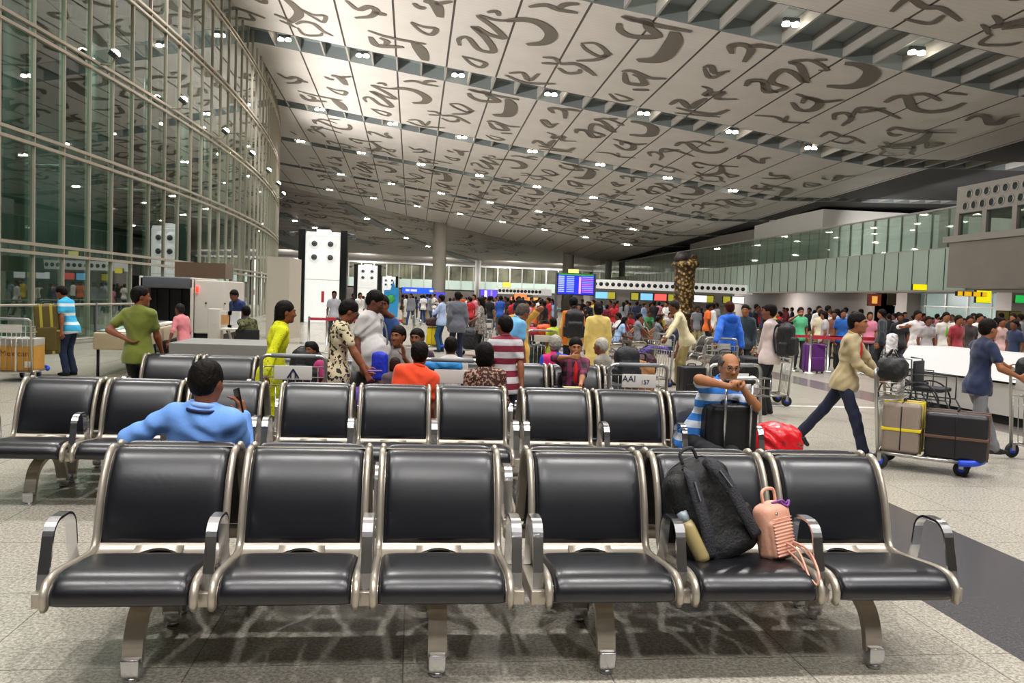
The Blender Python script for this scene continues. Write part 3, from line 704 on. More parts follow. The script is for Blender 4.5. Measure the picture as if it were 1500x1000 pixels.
def make_seat(parent, cx):
    W = .287
    root = None
    def grid(name, m, u0, u1, nx, i0, i1, hf, parent, thick=0):
        vs = []; fs = []; n = i1 - i0
        for i in range(n + 1):
            for k in range(nx + 1):
                u = -1 + 2 * k / nx; x = (u0 + u1) / 2 + (u1 - u0) / 2 * (math.sin(u * PI / 2) * .5 + u * .5)
                vs.append(PR[i0 + i] + pn(i0 + i) * hf(u, i / n) + Vector((cx + x, 0, 0)))
        w = nx + 1
        for i in range(n):
            for k in range(nx): fs.append((i * w + k, i * w + k + 1, (i + 1) * w + k + 1, (i + 1) * w + k))
        return MB().add(vs, fs, 0, True).build(name, m, parent)
    # shell: seat pan + back pan with a half-moon opening between the cushions
    h0, h1 = 45, 53; mb = MB(); mb.smooth = True
    def strip(i0, i1, xs, off):
        vs = [PR[i] + pn(i) * off + Vector((cx + x, 0, 0)) for i in range(i0, i1 + 1) for x in xs]; w = len(xs)
        return vs, [(a * w + k, a * w + k + 1, (a + 1) * w + k + 1, (a + 1) * w + k) for a in range(i1 - i0) for k in range(w - 1)]
    xs = [-W + 2 * W * k / 8 for k in range(9)]
    for off in (0, -.014):
        mb.add(*strip(1, h0, xs, off)); mb.add(*strip(h1, 95, xs, off))
        for sg in (-1, 1): mb.add(*strip(h0, h1, [sg * W, sg * .105], off))
        hw = .105; nn = 14; vs = []; 
        for k in range(nn + 1):
            x = -hw + 2 * hw * k / nn; t = math.sqrt(max(0, 1 - (x / hw) ** 2)) * .86
            fi = h0 + (h1 - h0) * t; a = PR[int(fi)].lerp(PR[min(int(fi) + 1, 96)], fi - int(fi)) + pn(int(fi)) * off
            vs += [a + Vector((cx + x, 0, 0)), PR[h1] + pn(h1) * off + Vector((cx + x, 0, 0))]
        mb.add(vs, [(2 * k, 2 * k + 2, 2 * k + 3, 2 * k + 1) for k in range(nn)])
    shell = mb.build('seat_shell', M_BF, parent)
    def hf(T):
        return lambda u, v: T * min(1, (1 - abs(u) ** 7)) ** .5 * (max(0, 1 - abs(2 * v - 1) ** 9)) ** .5 + .001
    grid('seat_cushion', M_LEA, -.262, .262, 28, 1, 44, hf(.034), shell)
    grid('back_cushion', M_LEA, -.262, .262, 28, 54, 94, hf(.03), shell)
    b = MB(); b.smooth = True
    vs, fs = strip(50, 92, [-.25, 0, .25], -.03); b.add(vs, fs); b.build('back_panel', M_BACKP, shell)
    for sg in (-1, 1):
        t = MB(); t.tube([PR[i] + pn(i) * .006 + Vector((cx + sg * (W - .006), 0, 0)) for i in range(0, 97, 2)],   .0165, 8, ry=.021, up=(1, 0, 0) if False else None)
        t.build('side_frame', M_BF, shell)
    return shell
def make_bench():
    e = empty('waiting_bench')
    for k in (-1, 0, 1): make_seat(e, k * .6317)
    mb = MB(); mb.rbox(-.98, .98, .40, .47, .30, .365, .012); mb.build('beam', M_BF, e)
    # armrests: flat bright bar looped over, standing on a fore-aft bracket
    def armrest(x):
        b = MB(); path = [(x, .075, .40), (x, .085, .46), (x, .115, .56)] + arc((.205, .575), .085, 175, 95, 6, x=x) + arc((.27, .575), .085, 90, 0, 6, x=x) + [(x, .365, .50), (x, .385, .42), (x, .40, .38)]
        b.tube(path, .0055, 4, ry=.022, up=(1, 0, 0)); o = b.build('armrest', M_CHR, e)
        q = MB(); q.rbox(x - .032, x + .032, .045, .42, .335, .395, .006); q.build('bracket', M_BF, o)
    for x in (-.948, -.316, .316, .948): armrest(x)
    for x in (-.624, .624):
        b = MB(); b.tube(spline([(x, .44, .31), (x, .33, .295), (x, .22, .245), (x, .165, .16), (x, .145, .075)], 5), .04, 4, ry=.017)
        b.tube(spline([(x, .42, .31), (x, .54, .29), (x, .64, .23), (x, .69, .14), (x, .71, .06)], 5), .04, 4, ry=.017)
        o = b.build('leg', M_BF, e)
        q = MB(); q.rbox(x - .037, x + .037, .10, .165, .022, .10, .008); q.lathe([(0, 0), (.028, .0), (.028, .014), (.02, .024)], (x, .13, 0), 14); q.build('front_foot', M_CHR, o)
        q = MB(); q.rbox(x - .037, x + .037, .685, .75, .022, .08, .008); q.lathe([(0, 0), (.028, .0), (.028, .014), (.02, .024)], (x, .72, 0), 14); q.build('rear_foot', M_CHR, o)
    return e
BENCH = make_bench()
ROWS = [  # name, lip Y, x centres, facing
 ('front row', 3.349, [-.48, 1.508], 0), ('row behind', 3.349, [-.48, 1.508], 1),
 ('middle row', 6.20, [-2.11, -.13, 1.85], 0), ('middle back', 6.20, [-2.11, -.13, 1.85], 1),
 ('third row', 8.88, [-2.03, -.06, 1.91], 0), ('third back', 8.88, [-2.03, -.06, 1.91], 1)]
LAB = {
 (0, 0): 'nearest black waiting bench with all three seats empty, left in the front row', (0, 1): 'waiting bench holding the black backpack and the pink bag',
 (1, 0): 'waiting bench turned away, where the man in the light blue shirt phones', (1, 1): 'empty waiting bench turned away behind the bench with the black backpack',
 (2, 0): 'middle-row waiting bench at far left, facing the man on the phone', (2, 1): 'middle-row waiting bench in the centre, all three seats empty',
 (2, 2): 'middle-row waiting bench on which the man in the striped polo sits', (3, 0): 'bench turned away behind the leftmost middle-row bench',
 (3, 1): 'bench turned away where the person in the orange shirt sits', (3, 2): 'bench turned away behind the seat of the striped polo man',
 (4, 0): 'third-row bench beside the man in the olive T-shirt', (4, 1): 'third-row bench of the man shielding his face with a hand', (4, 2): 'third-row bench where the woman in plaid eats',
 (5, 0): 'bench turned away at the far left of the third row', (5, 1): 'bench turned away in the middle of the third row', (5, 2): 'bench turned away where the grey haired couple sit'}
BN = {}
for i, (nm, y, xs_, back) in enumerate(ROWS):
    for j, x in enumerate(xs_):
        o = BENCH if not BN else copy_tree(BENCH)
        if back: o.location = (x, y + 2 * .765 + .06, 0); o.rotation_euler = (0, 0, PI)
        else: o.location = (x, y, 0)
        tag(o, LAB[(i, j)], 'bench', 'black three-seat waiting benches'); BN[(i, j)] = o
# ================================================================== people
def SK(c): return mat('skin_' + c, c, .55, spec=.4, var=.06, vscale=18)
SKIN = 'a86f4a'
def rotm(yaw=0, pitch=0, roll=0): return (Matrix.Rotation(R(yaw), 3, 'Z') @ Matrix.Rotation(R(-pitch), 3, 'X') @ Matrix.Rotation(R(roll), 3, 'Y'))
def ik(a, t, l1, l2, pole):
    a, t = Vector(a), Vector(t); d = t - a; L = d.length
    if L > (l1 + l2) * .999: t = a + d * ((l1 + l2) * .999 / L); d = t - a; L = d.length
    L = max(L, abs(l1 - l2) + .02); c = (l1 * l1 + L * L - l2 * l2) / (2 * l1 * L); s_ = math.sqrt(max(0, 1 - c * c)); n = d.normalized()
    p = Vector(pole); p = p - n * p.dot(n); p = p.normalized() if p.length > 1e-5 else Vector((0, 1, 0))
    return a + n * (l1 * c) + p * (l1 * s_), t
def bounds(pts, m): 
    A = np.array([tuple(p) for p in pts]); return A.min(0) - m, A.max(0) + m
def hand(fd, wr, d, nrm, s, side, curl=.5, spread=.012, rmin=.008):
    """palm + four fingers + thumb.  d: direction of the fingers, nrm: palm normal (palm side), side: +1 right hand"""
    d = Vector(d).normalized(); nrm = Vector(nrm); nrm = (nrm - d * nrm.dot(d)).normalized(); x = d.cross(nrm).normalized() * side
    r = max(.0085 * s, rmin)
    for k in (-1, -.33, .33, 1): fd.cap(wr + d * .012 * s + x * k * .014 * s, wr + d * .085 * s + x * k * .028 * s, .013 * s, .0115 * s, k=.012 * s)
    for i, k in enumerate((-1, -.33, .33, 1)):
        L = (.062, .075, .082, .074)[i] * s if side > 0 or True else 0; b = wr + d * .088 * s + x * k * .029 * s; c = curl * (1 + .12 * (1 - i))
        d1 = (d * math.cos(c) + nrm * math.sin(c)); d2 = (d * math.cos(2.1 * c) + nrm * math.sin(2.1 * c)); m = b + d1 * L * .52 + x * k * spread * s * .4
        fd.cap(b, m, r * 1.08, r, k=.006 * s); fd.cap(m, m + d2 * L * .5, r, r * .85, k=.004 * s)
    tb = wr + d * .03 * s + x * .03 * s; t1 = tb + (d * .55 + x * .75 + nrm * .35).normalized() * .042 * s; t2 = t1 + (d * .85 + x * .2 + nrm * .4).normalized() * .032 * s
    fd.cap(tb, t1, .013 * s, r * 1.15, k=.012 * s); fd.cap(t1, t2, r * 1.15, r * .95, k=.004 * s)
def person(label, X, Y, face, h=1.68, z=0., sit=False, hipz=None, lean=0., side=0., hyaw=0., hpitch=0., skin=SKIN, build=1., belly=0.,
           lh=None, rh=None, lpole=None, rpole=None, lf=None, rf=None, top='shirt', sleeve='short', tcol=None, hem=-.10, collar=None, flare=0., kurta=0.,
           bcol=None, legs='trousers', shoe='26221f', hair='short', hcol='120e0c', curl=.5, vox=None, name='person', lhd=None, rhd=None, lhn=None, rhn=None,
           glasses=None, detail=None, group=None, dist=None, twist=0., jacket=None, neckw=1., ripple=.004, root=None, cat='person', loose=0.):
    S = h / 1.70; D = dist or math.hypot(X, Y); vox = vox or max(.008, D * .00098)
    if detail is None: detail = D < 19
    e = empty(name, (X, Y, z), R(face), label, cat, group); e['label'] = label
    hipz = hipz if hipz is not None else ((.52) if sit else .885 * S); P = Vector((0, 0, hipz))
    T = Vector((math.sin(R(side)), math.sin(R(lean)), math.cos(R(lean)) * math.cos(R(side)))).normalized()
    Tx = Vector((math.cos(R(twist)), math.sin(R(twist)), 0)); Tx = (Tx - T * Tx.dot(T)).normalized(); Ty = T.cross(Tx); Q = [[Tx[i], Ty[i], T[i]] for i in range(3)]
    W, C, N, Sh = P + T * .13 * S, P + T * .36 * S, P + T * .555 * S, P + T * .50 * S
    hc = N + (T * .45 + Vector((0, 0, .55))).normalized() * .148 * S + Ty * .022 * S + Vector((0, 1, 0)) * (.02 * S + .0012 * hpitch * S * (1 if hpitch > 0 else .3)) - Vector((0, 0, max(hpitch, 0) * .0007 * S))
    Hm = rotm(hyaw + twist, hpitch); hp = lambda x, y, q: hc + Hm @ (Vector((x, y, q)) * S)
    HQ = [[Hm[i][j] for j in range(3)] for i in range(3)]; mS = build
    shr, shl = Sh + Tx * (.158 * S * (.8 + .2 * mS)), Sh - Tx * (.158 * S * (.8 + .2 * mS))
    def armt(given, sh, sg):
        if given is None: return sh + Tx * sg * .05 * S + Vector((0, .03, -.52 * S))
        return Vector(given)
    wr_, wl_ = armt(rh, shr, 1), armt(lh, shl, -1)
    er, wr_ = ik(shr, wr_, .285 * S, .25 * S, rpole or (.35, -1, -.25)); el, wl_ = ik(shl, wl_, .285 * S, .25 * S, lpole or (-.35, -1, -.25))
    hr, hl = P + Tx * .088 * S, P - Tx * .088 * S
    if rf is None: rf = (.11, .45, 0, 0) if sit else (.10 * S, .0, 0, 0)
    if lf is None: lf = (-.11, .42, 0, 0) if sit else (-.10 * S, .02, 0, 0)
    def leg(hj, f):
        f = list(f) + [0] * (5 - len(f)); a = Vector((f[0], f[1], f[2] + .075 * S)); k, a = ik(hj, a, .425 * S, .41 * S, (0, 1, .1) if not sit else (0, 1, 1)); return k, a, f
    kr, ar, fr = leg(hr, rf); kl, al, fl = leg(hl, lf)
    # ---- skin
    pts = [hc, N, shr, shl, er, el, wr_, wl_, P, kr, kl, ar, al]; lo, hi = bounds(pts, .2 * S); lo[2] = max(lo[2], ar.z - .09 if ar.z < al.z else al.z - .09)
    fd = Field(lo, hi, vox)
    fd.ell(hp(0, -.012, .022), np.array((.077, .094, .092)) * S, .02, Rm=HQ).ell(hp(0, .02, -.03), np.array((.062, .074, .085)) * S, .03, Rm=HQ)
    fd.ell(hp(0, .034, -.078), np.array((.046, .046, .036)) * S, .03, Rm=HQ)
    if detail:
        for sg in (-1, 1):
            fd.ell(hp(sg * .03, .091, .006), np.array((.017, .014, .010)) * S, .012, op='sub', Rm=HQ); fd.ell(hp(sg * .076, -.004, -.008), np.array((.011, .022, .032)) * S, .008, Rm=HQ)
            fd.ell(hp(sg * .034, .068, -.028), np.array((.022, .018, .02)) * S, .02, Rm=HQ)
        fd.cap(hp(0, .087, .008), hp(0, .108, -.030), .008 * S, .0125 * S, k=.014).cap(hp(-.013, .094, -.034), hp(.013, .094, -.034), .009 * S, k=.008)
        fd.cap(hp(-.032, .082, .022), hp(.032, .082, .022), .010 * S, k=.016).cap(hp(-.019, .083, -.058), hp(.019, .083, -.058), .0085 * S, k=.006).cap(hp(-.015, .08, -.069), hp(.015, .08, -.069), .0085 * S, k=.005)
        fd.ell(hp(0, .07, -.098), np.array((.022, .02, .018)) * S, .02, Rm=HQ)
    fd.cap(N - T * .05 * S, hp(0, -.018, -.06), .058 * S * neckw, .05 * S * neckw, k=.035)
    fd.cap(P, C, .085 * S, .09 * S, k=.04).cap(shr, shl, .034 * S, k=.03).cap(C, N - T * .05, .07 * S, .05 * S, k=.03)
    for sh, el_, w_ in ((shr, er, wr_), (shl, el, wl_)):
        fd.cap(sh, sh.lerp(el_, .35), .036 * S, .044 * S, k=.015).cap(sh.lerp(el_, .35), el_, .044 * S, .037 * S, k=.015).cap(el_, w_, .038 * S, .0245 * S, k=.015).cap(el_.lerp(w_, .08), el_.lerp(w_, .45), .041 * S, .033 * S, k=.02)
    for w_, e_, hd, hn, sg in ((wr_, er, rhd, rhn, 1), (wl_, el, lhd, lhn, -1)):
        hand(fd, w_, hd or (w_ - e_), hn or Vector((-sg, .25, 0)), S, sg, curl, rmin=vox * .8)
    for hj, k_, a_ in ((hr, kr, ar), (hl, kl, al)):
        fd.cap(hj, k_, .07 * S, .05 * S, k=.05).cap(k_, a_, .048 * S, .033 * S, k=.02)
    fd.build('body', SK(skin), e)
    # ---- hair
    if hair != 'bald' and hair != 'none':
        f2 = Field(*bounds([hc, hc + Vector((0, -.06, -.05)) , N - T * (.22 if hair in ('long', 'pony', 'plait') else 0)], .15 * S), max(vox * .9, .006))
        big = {'curly': 1.13, 'bob': 1.07, 'bun': 1.0}.get(hair, 1.02)
        f2.ell(hp(0, -.018, .034), np.array((.086, .103, .096)) * S * big, .02, Rm=HQ)
        if hair in ('short', 'cap', 'receding', 'balding', 'curly', 'fringe'): f2.ell(hp(0, -.045, -.01), np.array((.078, .07, .075)) * S * big, .02, Rm=HQ)
        else: f2.ell(hp(0, -.04, -.02), np.array((.086, .082, .095)) * S * big, .02, Rm=HQ)
        if hair in ('long', 'pony', 'plait'): f2.cap(hp(0, -.07, -.02), N - T * .17 * S - Ty * .10 * S, (.05 if hair == 'long' else .028) * S, (.055 if hair == 'long' else .018) * S, k=.03)
        if hair == 'bob': f2.ell(hp(0, -.03, -.075), np.array((.088, .075, .06)) * S, .03, Rm=HQ)
        if hair == 'bun': f2.ell(hp(0, -.115, .0), np.array((.045, .04, .045)) * S, .015, Rm=HQ)
        fz = {'receding': .02, 'balding': .03, 'fringe': -.035}.get(hair, -.012)
        f2.ell(hp(0, .085, -.045 + fz), np.array((.10, .082 + (.02 if hair == 'receding' else 0), .102)) * S, .012, op='sub', Rm=HQ)
        if hair == 'balding': f2.ell(hp(0, .03, .10), np.array((.072, .12, .07)) * S, .01, op='sub', Rm=HQ)
        for sg in (-1, 1): f2.ell(hp(sg * .085, .01, -.04), np.array((.03, .04 if hair in ('short', 'receding', 'balding', 'curly', 'fringe') else .028, .045)) * S, .01, op='sub', Rm=HQ)
        if detail: f2.ripple(.0022 if hair != 'curly' else .006, 60 if hair != 'curly' else 90, 1.)
        f2.build('hair', mat('hair_' + hcol, hcol, .6, spec=.12, var=.3, vscale=40, bump=.35, bscale=90), e)
    if detail:
        ew = mat('eye_white', 'a89a8c', .3); ed = mat('eye_dark', '150f0c', .3)
        for sg in (-1, 1):
            b = MB(); T4 = Matrix.Translation(hp(sg * .03, .083, .006)) @ Hm.to_4x4()
            b.lathe([(0, -.008 * S), (.011 * S, -.003 * S), (.010 * S, .000), (0, .004 * S)], (0, 0, 0), 10, 0, 'Y', T4); b.lathe([(0, .001 * S), (.006 * S, .0035 * S), (0, .007 * S)], (0, 0, 0), 10, 1, 'Y', T4)
            b.build('eye', [ew, ed], e)
            b = MB(); b.tube([hp(sg * .014, .099, .024), hp(sg * .03, .097, .029), hp(sg * .047, .083, .023)], [.003 * S, .0042 * S, .002 * S], 6); b.build('eyebrow', mat('hair_' + hcol, hcol, .6), e)
    if glasses:
        b = MB()
        for sg in (-1, 1):
            b.tube([hp(sg * .031 + .022 * math.cos(a * PI / 6), .107, .004 + .016 * math.sin(a * PI / 6)) for a in range(12)],   .0026 * S, 5, closed=True); b.tube([hp(sg * .053, .105, .008), hp(sg * .078, .07, .01), hp(sg * .08, -.01, .006)],   .0026 * S, 5)
        b.tube([hp(-.009, .11, .008), hp(.009, .11, .008)],   .0026 * S, 5); g_ = b.build('glasses', mat('spectacle_frame', glasses if glasses != 'sun' else '0c0c0e', .3), e)
        if glasses == 'sun':
            b = MB()
            for sg in (-1, 1): b.lathe([(0, .0), (.021 * S, 0), (.021 * S, .003)], (0, 0, 0), 14, axis='Y', T=Matrix.Translation(hp(sg * .031, .106, .004)) @ Hm.to_4x4())
            b.build('lens', mat('dark_lens', '0a0a0c', .1), g_)
    # ---- top
    tm = tcol if not isinstance(tcol, str) else mat('cloth_' + tcol, tcol, .85, var=.07, vscale=6, bump=.25, bscale=14, sheen=.2)
    if tm is not None:
        low = hipz + hem * S - kurta
        lo, hi = bounds([shr, shl, er, el, wr_, wl_, N, P + Vector((0, 0, hem * S - kurta))], .22 * S + belly)
        f3 = Field(lo, hi, vox); t_ = .012 * S + loose
        f3.ell(C + T * .03 * S, np.array((.158 * mS + t_, .102 * mS + t_, .20)) * S, .05, Rm=Q).ell(W + Ty * (belly * .55), np.array((.142 * mS + t_ + belly * .5, .098 * mS + t_ + belly, .19)) * S, .06, Rm=Q)
        f3.ell(P - T * .03 * S, np.array((.168 * mS + t_, .130 * mS + t_, .17)) * S, .06, Rm=Q)
        f3.cap(P - T * .02 * S, P + T * (hem - .06) * S, (.146 * mS + t_) * S, (.146 * mS + t_ + flare) * S, k=.05) if (hem < -.05 and not sit) else None
        f3.cap(shr - Tx * .02 * S, shl + Tx * .02 * S, .052 * S * mS + t_ * .4, k=.05).cap(Sh + T * .005 * S, N - T * .012 * S, .085 * S, .058 * S * neckw, k=.05)
        if kurta: 
            q0 = P + Vector((0, .0, 0)); q1 = Vector(((ar.x + al.x) / 2 * .6, (ar.y + al.y) / 2 * .6, low)) if not sit else P + Vector((0, .3, -.1))
            f3.cap(q0, q1, .15 * S * mS, (.17 + flare) * S * mS, k=.05)
        for sh, el_, w_ in ((shr, er, wr_), (shl, el, wl_)):
            if sleeve == 'none': continue
            if sleeve == 'short': f3.cap(sh - T * .008, sh.lerp(el_, .62), .057 * S * mS, .059 * S + loose, k=.035)
            else:
                f3.cap(sh - T * .008, el_, .057 * S * mS, .052 * S + loose, k=.035).cap(el_, w_ if sleeve == 'long' else el_.lerp(w_, .35), .053 * S + loose, .037 * S + loose, k=.02)
        f3.ripple(ripple, 16, X * 3 + Y)
        if not kurta and not sit: f3.plane(P + T * hem * S, -T)
        elif not sit: f3.plane((0, 0, low), (0, 0, -1))
        else: f3.plane(P - T * .07, -T)
        o = f3.build({'shirt': 'shirt', 'dress': 'dress'}.get(top, top), tm, e)
        # sleeve / neck openings are hidden by the skin inside; collar and under layers
        if collar:
            b = MB(); cc = N + T * .006 * S; ring = [cc + Tx * (.064 * S * neckw * math.cos(a * PI / 8)) + Ty * (.060 * S * neckw * math.sin(a * PI / 8) + .006 * S) + T * (.012 * S - .022 * S * math.sin(a * PI / 8)) for a in range(16)]
            b.tube(ring, .012 * S, 6, closed=True, ry=.017 * S); b.build('collar', mat('cloth_' + collar, collar, .85) if isinstance(collar, str) else collar, e)
        if jacket:   # opened front showing another colour
            b = Field(*bounds([N, P], .2 * S), vox); b.ell(C + T * .0 * S + Ty * .022, np.array((.045, .102 * mS + t_, .21)) * S, .02, Rm=Q); b.build('undershirt', mat('cloth_' + jacket, jacket, .8), e)
    # ---- legs
    bm = bcol if not isinstance(bcol, str) else mat('cloth_' + bcol, bcol, .85, var=.08, vscale=6, bump=.25, bscale=14)
    if bm is not None:
        f4 = Field(*bounds([P + T * .06, kr, kl, ar, al, P - T * .1], .19 * S), vox)
        f4.ell(P + T * .01 * S, np.array((.14 * mS, .10 * mS + belly * .3, .12)) * S, .035, Rm=Q)
        for hj, k_, a_ in ((hr, kr, ar), (hl, kl, al)):
            w = .062 if legs == 'trousers' else .078
            f4.cap(hj, k_, .080 * S * mS, .067 * S, k=.035)
            if legs != 'shorts': f4.cap(k_, a_ - (a_ - k_).normalized() * -.0, .066 * S, w * S, k=.03)
        if legs == 'skirt': f4.cap(P, (ar + al) / 2, .14 * S, .20 * S, k=.05)
        f4.ripple(.0045, 15, X)
        if not sit: f4.plane(P + T * .105 * S, T)
        f4.plane((0, 0, max(0.03 * S, .035)), (0, 0, -1)); f4.build('trousers' if legs != 'skirt' else 'skirt', bm, e)
    # ---- shoes
    if shoe:
        sm_ = mat('shoe_' + shoe, shoe, .5); so = mat('shoe_sole', '2a2725', .7)
        for a_, f in ((ar, fr), (al, fl)):
            yaw, pit = R(f[4]), R(f[3]); d = Vector((-math.sin(yaw) * math.cos(pit), math.cos(yaw) * math.cos(pit), -math.sin(pit))); dn = Vector((0, 0, -1)); dn = (dn - d * dn.dot(d)).normalized()
            heel = a_ + dn * .038 * S - d * .035 * S; toe = a_ + dn * .045 * S + d * .155 * S
            f5 = Field(*bounds([heel, toe, a_], .07 * S), max(vox * .85, .007)); f5.cap(heel, heel.lerp(toe, .55), .036 * S, .038 * S, k=.02).cap(heel.lerp(toe, .55), toe, .038 * S, .026 * S, k=.02).cap(a_, heel.lerp(toe, .3), .042 * S, .035 * S, k=.02)
            f5.plane(a_ + dn * .073 * S, dn); f5.build('shoe', sm_, e)
    return e, dict(wr=wr_, wl=wl_, N=N, C=C, P=P, hc=hc, T=T, Ty=Ty, Tx=Tx, S=S)
def gx(px, Y, py=500): return aty(px, py, Y).x
# ================================================================== luggage, trolleys and fittings
M_BLK = mat('black_bag_cloth', '17171b', .7, bump=.35, bscale=40); M_TR = mat('trolley_metal', 'b9b7b2', .28, metal=.85); M_TB = mat('trolley_blue', '1f49d0', .4)
M_RUB = mat('black_rubber', '15151a', .6); M_PLT = mat('trolley_plate', 'd4d1ca', .4); M_PANEL = mat('trolley_back_panel', 'a59f93', .45, metal=.2)
M_STRAP = mat('strap_webbing', '26262c', .7, bump=.4, bscale=120)
def text(name, s, size, parent, m, loc, rot=(R(90), 0, 0), ext=.001, align='CENTER'):
    c = bpy.data.curves.new(name, 'FONT'); c.body = s; c.size = size; c.extrude = ext; c.align_x = align; c.align_y = 'CENTER'; c.materials.append(m)
    o = bpy.data.objects.new(name, c); COL.objects.link(o); o.rotation_euler = rot; bpy.context.view_layer.update(); me = bpy.data.meshes.new_from_object(o.evaluated_get(bpy.context.evaluated_depsgraph_get())); bpy.data.objects.remove(o)
    o = bpy.data.objects.new(name, me); COL.objects.link(o); o.parent = parent; o.location = loc; o.rotation_euler = rot; return o
M_INK = mat('dark_ink', '1a2440', .6); M_WINK = mat('white_lettering', 'f4f4f4', .5)
def make_trolley(label, plate=True):
    e = empty('luggage_trolley', (0, 0, 0), 0, label, 'luggage trolley', 'airport luggage trolleys')
    b = MB(); pts = [(-.29, -.40, .16), (-.29, -.46, .95)] + [(-.23 - .06 * math.cos(a * PI / 8), -.465, .96 + .06 * math.sin(a * PI / 8)) for a in range(1, 5)]
    pts += [(-p[0], p[1], p[2]) for p in reversed(pts)]; b.tube(pts, .017, 10); b.build('handle_frame', M_TR, e)
    b = MB(); b.tube([(-.2, -.468, 1.02), (.2, -.468, 1.02)], .021, 10); b.build('handle_grip', mat('grip_grey', '8d8f92', .5), e)
    b = MB()
    for z in (.72, .80, .90): b.tube([(-.285, -.45, z), (-.285, -.25, z), (.285, -.25, z), (.285, -.45, z)], .006, 6)
    for i in range(9):
        x = -.28 + .07 * i; b.tube([(x, -.25, .90), (x, -.25, .72), (x, -.44, .72)], .004, 5)
    b.build('basket', M_TR, e)
    if plate:
        b = MB(); b.rbox(-.17, .17, -.492, -.484, .80, .93, .004); b.build('plate', M_PLT, e)
    b = MB()
    for i in range(7): b.tube([(-.24 + .08 * i, -.42, .18), (-.24 + .08 * i, -.45, .72)], .005, 5)
    b.build('back_grille', M_TR, e)
    b = MB(); 
    for sg in (-1, 1): b.tube([(sg * .29, -.40, .17), (sg * .28, .0, .16), (sg * .22, .42, .15)], .018, 8)
    for i in range(9): b.box(-.26 + .01 * (i > 4), .26 - .01 * (i > 4), -.38 + i * .095, -.33 + i * .095, .155, .167)
    b.build('platform', M_TR, e)
    b = MB(); b.tube(spline([(-.27, .34, .15), (-.24, .47, .16), (-.12, .55, .18), (.12, .55, .18), (.24, .47, .16), (.27, .34, .15)], 5), .024, 8, ry=.034); b.build('bumper', M_TB, e)
    for (x, y, r) in ((-.29, -.38, .085), (.29, -.38, .085), (-.13, .36, .075), (.13, .36, .075)):
        b = MB(); b.lathe([(0, -.02), (r * .8, -.02), (r, -.012), (r, .012), (r * .8, .02), (0, .02)], (x, y, r), 18, axis='X'); w = b.build('wheel', M_RUB, e)
        b = MB(); b.lathe([(0, -.024), (r * .45, -.023), (r * .5, 0), (r * .45, .023), (0, .024)], (x, y, r), 12, axis='X'); b.build('hub', M_TB, w)
        b = MB(); b.box(x - .03, x + .03, y - .02, y + .02, r + .0, .17); b.build('fork', M_TR, e)
    return e
TROL = make_trolley('x'); TUSED = []
def trolley(X, Y, rz, label):
    o = TROL if not TUSED else copy_tree(TROL); TUSED.append(1); o.location = (X, Y, 0); o.rotation_euler = (0, 0, R(rz)); o['label'] = label; return o
def loc2w(e, p): return Matrix.Translation(e.location) @ Matrix.Rotation(e.rotation_euler.z, 4, 'Z') @ Vector(p)
def suitcase(label, loc, rz=0, w=.42, d=.25, h=.62, col='1c1c20', ribs=True, handle=0., tilt=(0, 0), name='suitcase', strap=None, wheels=True):
    e = empty(name, loc, R(rz), label, 'suitcase'); e.rotation_euler = (R(tilt[0]), R(tilt[1]), R(rz)); z0 = .05 if wheels else 0
    m = mat('case_' + col, col, .45, var=.08, vscale=5, bump=.1, bscale=30)
    b = MB(); b.rbox(-w / 2, w / 2, -d / 2, d / 2, z0, h, .045, seg=4); b.build('shell', m, e)
    dk = mat('case_trim', '0e0e11', .5)
    b = MB(); b.tube([(-w / 2 - .002, 0, z0 + .04), (-w / 2 - .002, 0, h - .04), (-w / 2 + .04, 0, h + .002), (w / 2 - .04, 0, h + .002), (w / 2 + .002, 0, h - .04), (w / 2 + .002, 0, z0 + .04)], .006, 6); b.build('zip', dk, e)
    if ribs:
        b = MB(); b.rbox(-w / 2 + .05, w / 2 - .05, -d / 2 - .022, -d / 2 + .02, z0 + .06, h * .55, .02); b.build('pocket', m, e)
    b = MB(); b.tube(spline([(-.07, 0, h), (-.06, 0, h + .03), (.06, 0, h + .03), (.07, 0, h)], 4), .01, 6); b.build('carry_handle', dk, e)
    if wheels:
        for sx in (-1, 1):
            for sy in (-1, 1):
                b = MB(); b.lathe([(0, -.012), (.026, -.012), (.026, .012), (0, .012)], (sx * (w / 2 - .05), sy * (d / 2 - .05), .026), 10, axis='X'); b.build('wheel', M_RUB, e)
    if strap:
        b = MB(); sm = mat('case_strap_' + strap, strap, .6)
        for x in (-w * .2, w * .2): b.rbox(x - .022, x + .022, -d / 2 - .006, d / 2 + .006, z0 - .002, h + .006, .004)
        b.rbox(-w / 2 - .005, w / 2 + .005, -d / 2 - .007, d / 2 + .007, h * .45, h * .45 + .03, .004); b.build('strap', sm, e)
    return e
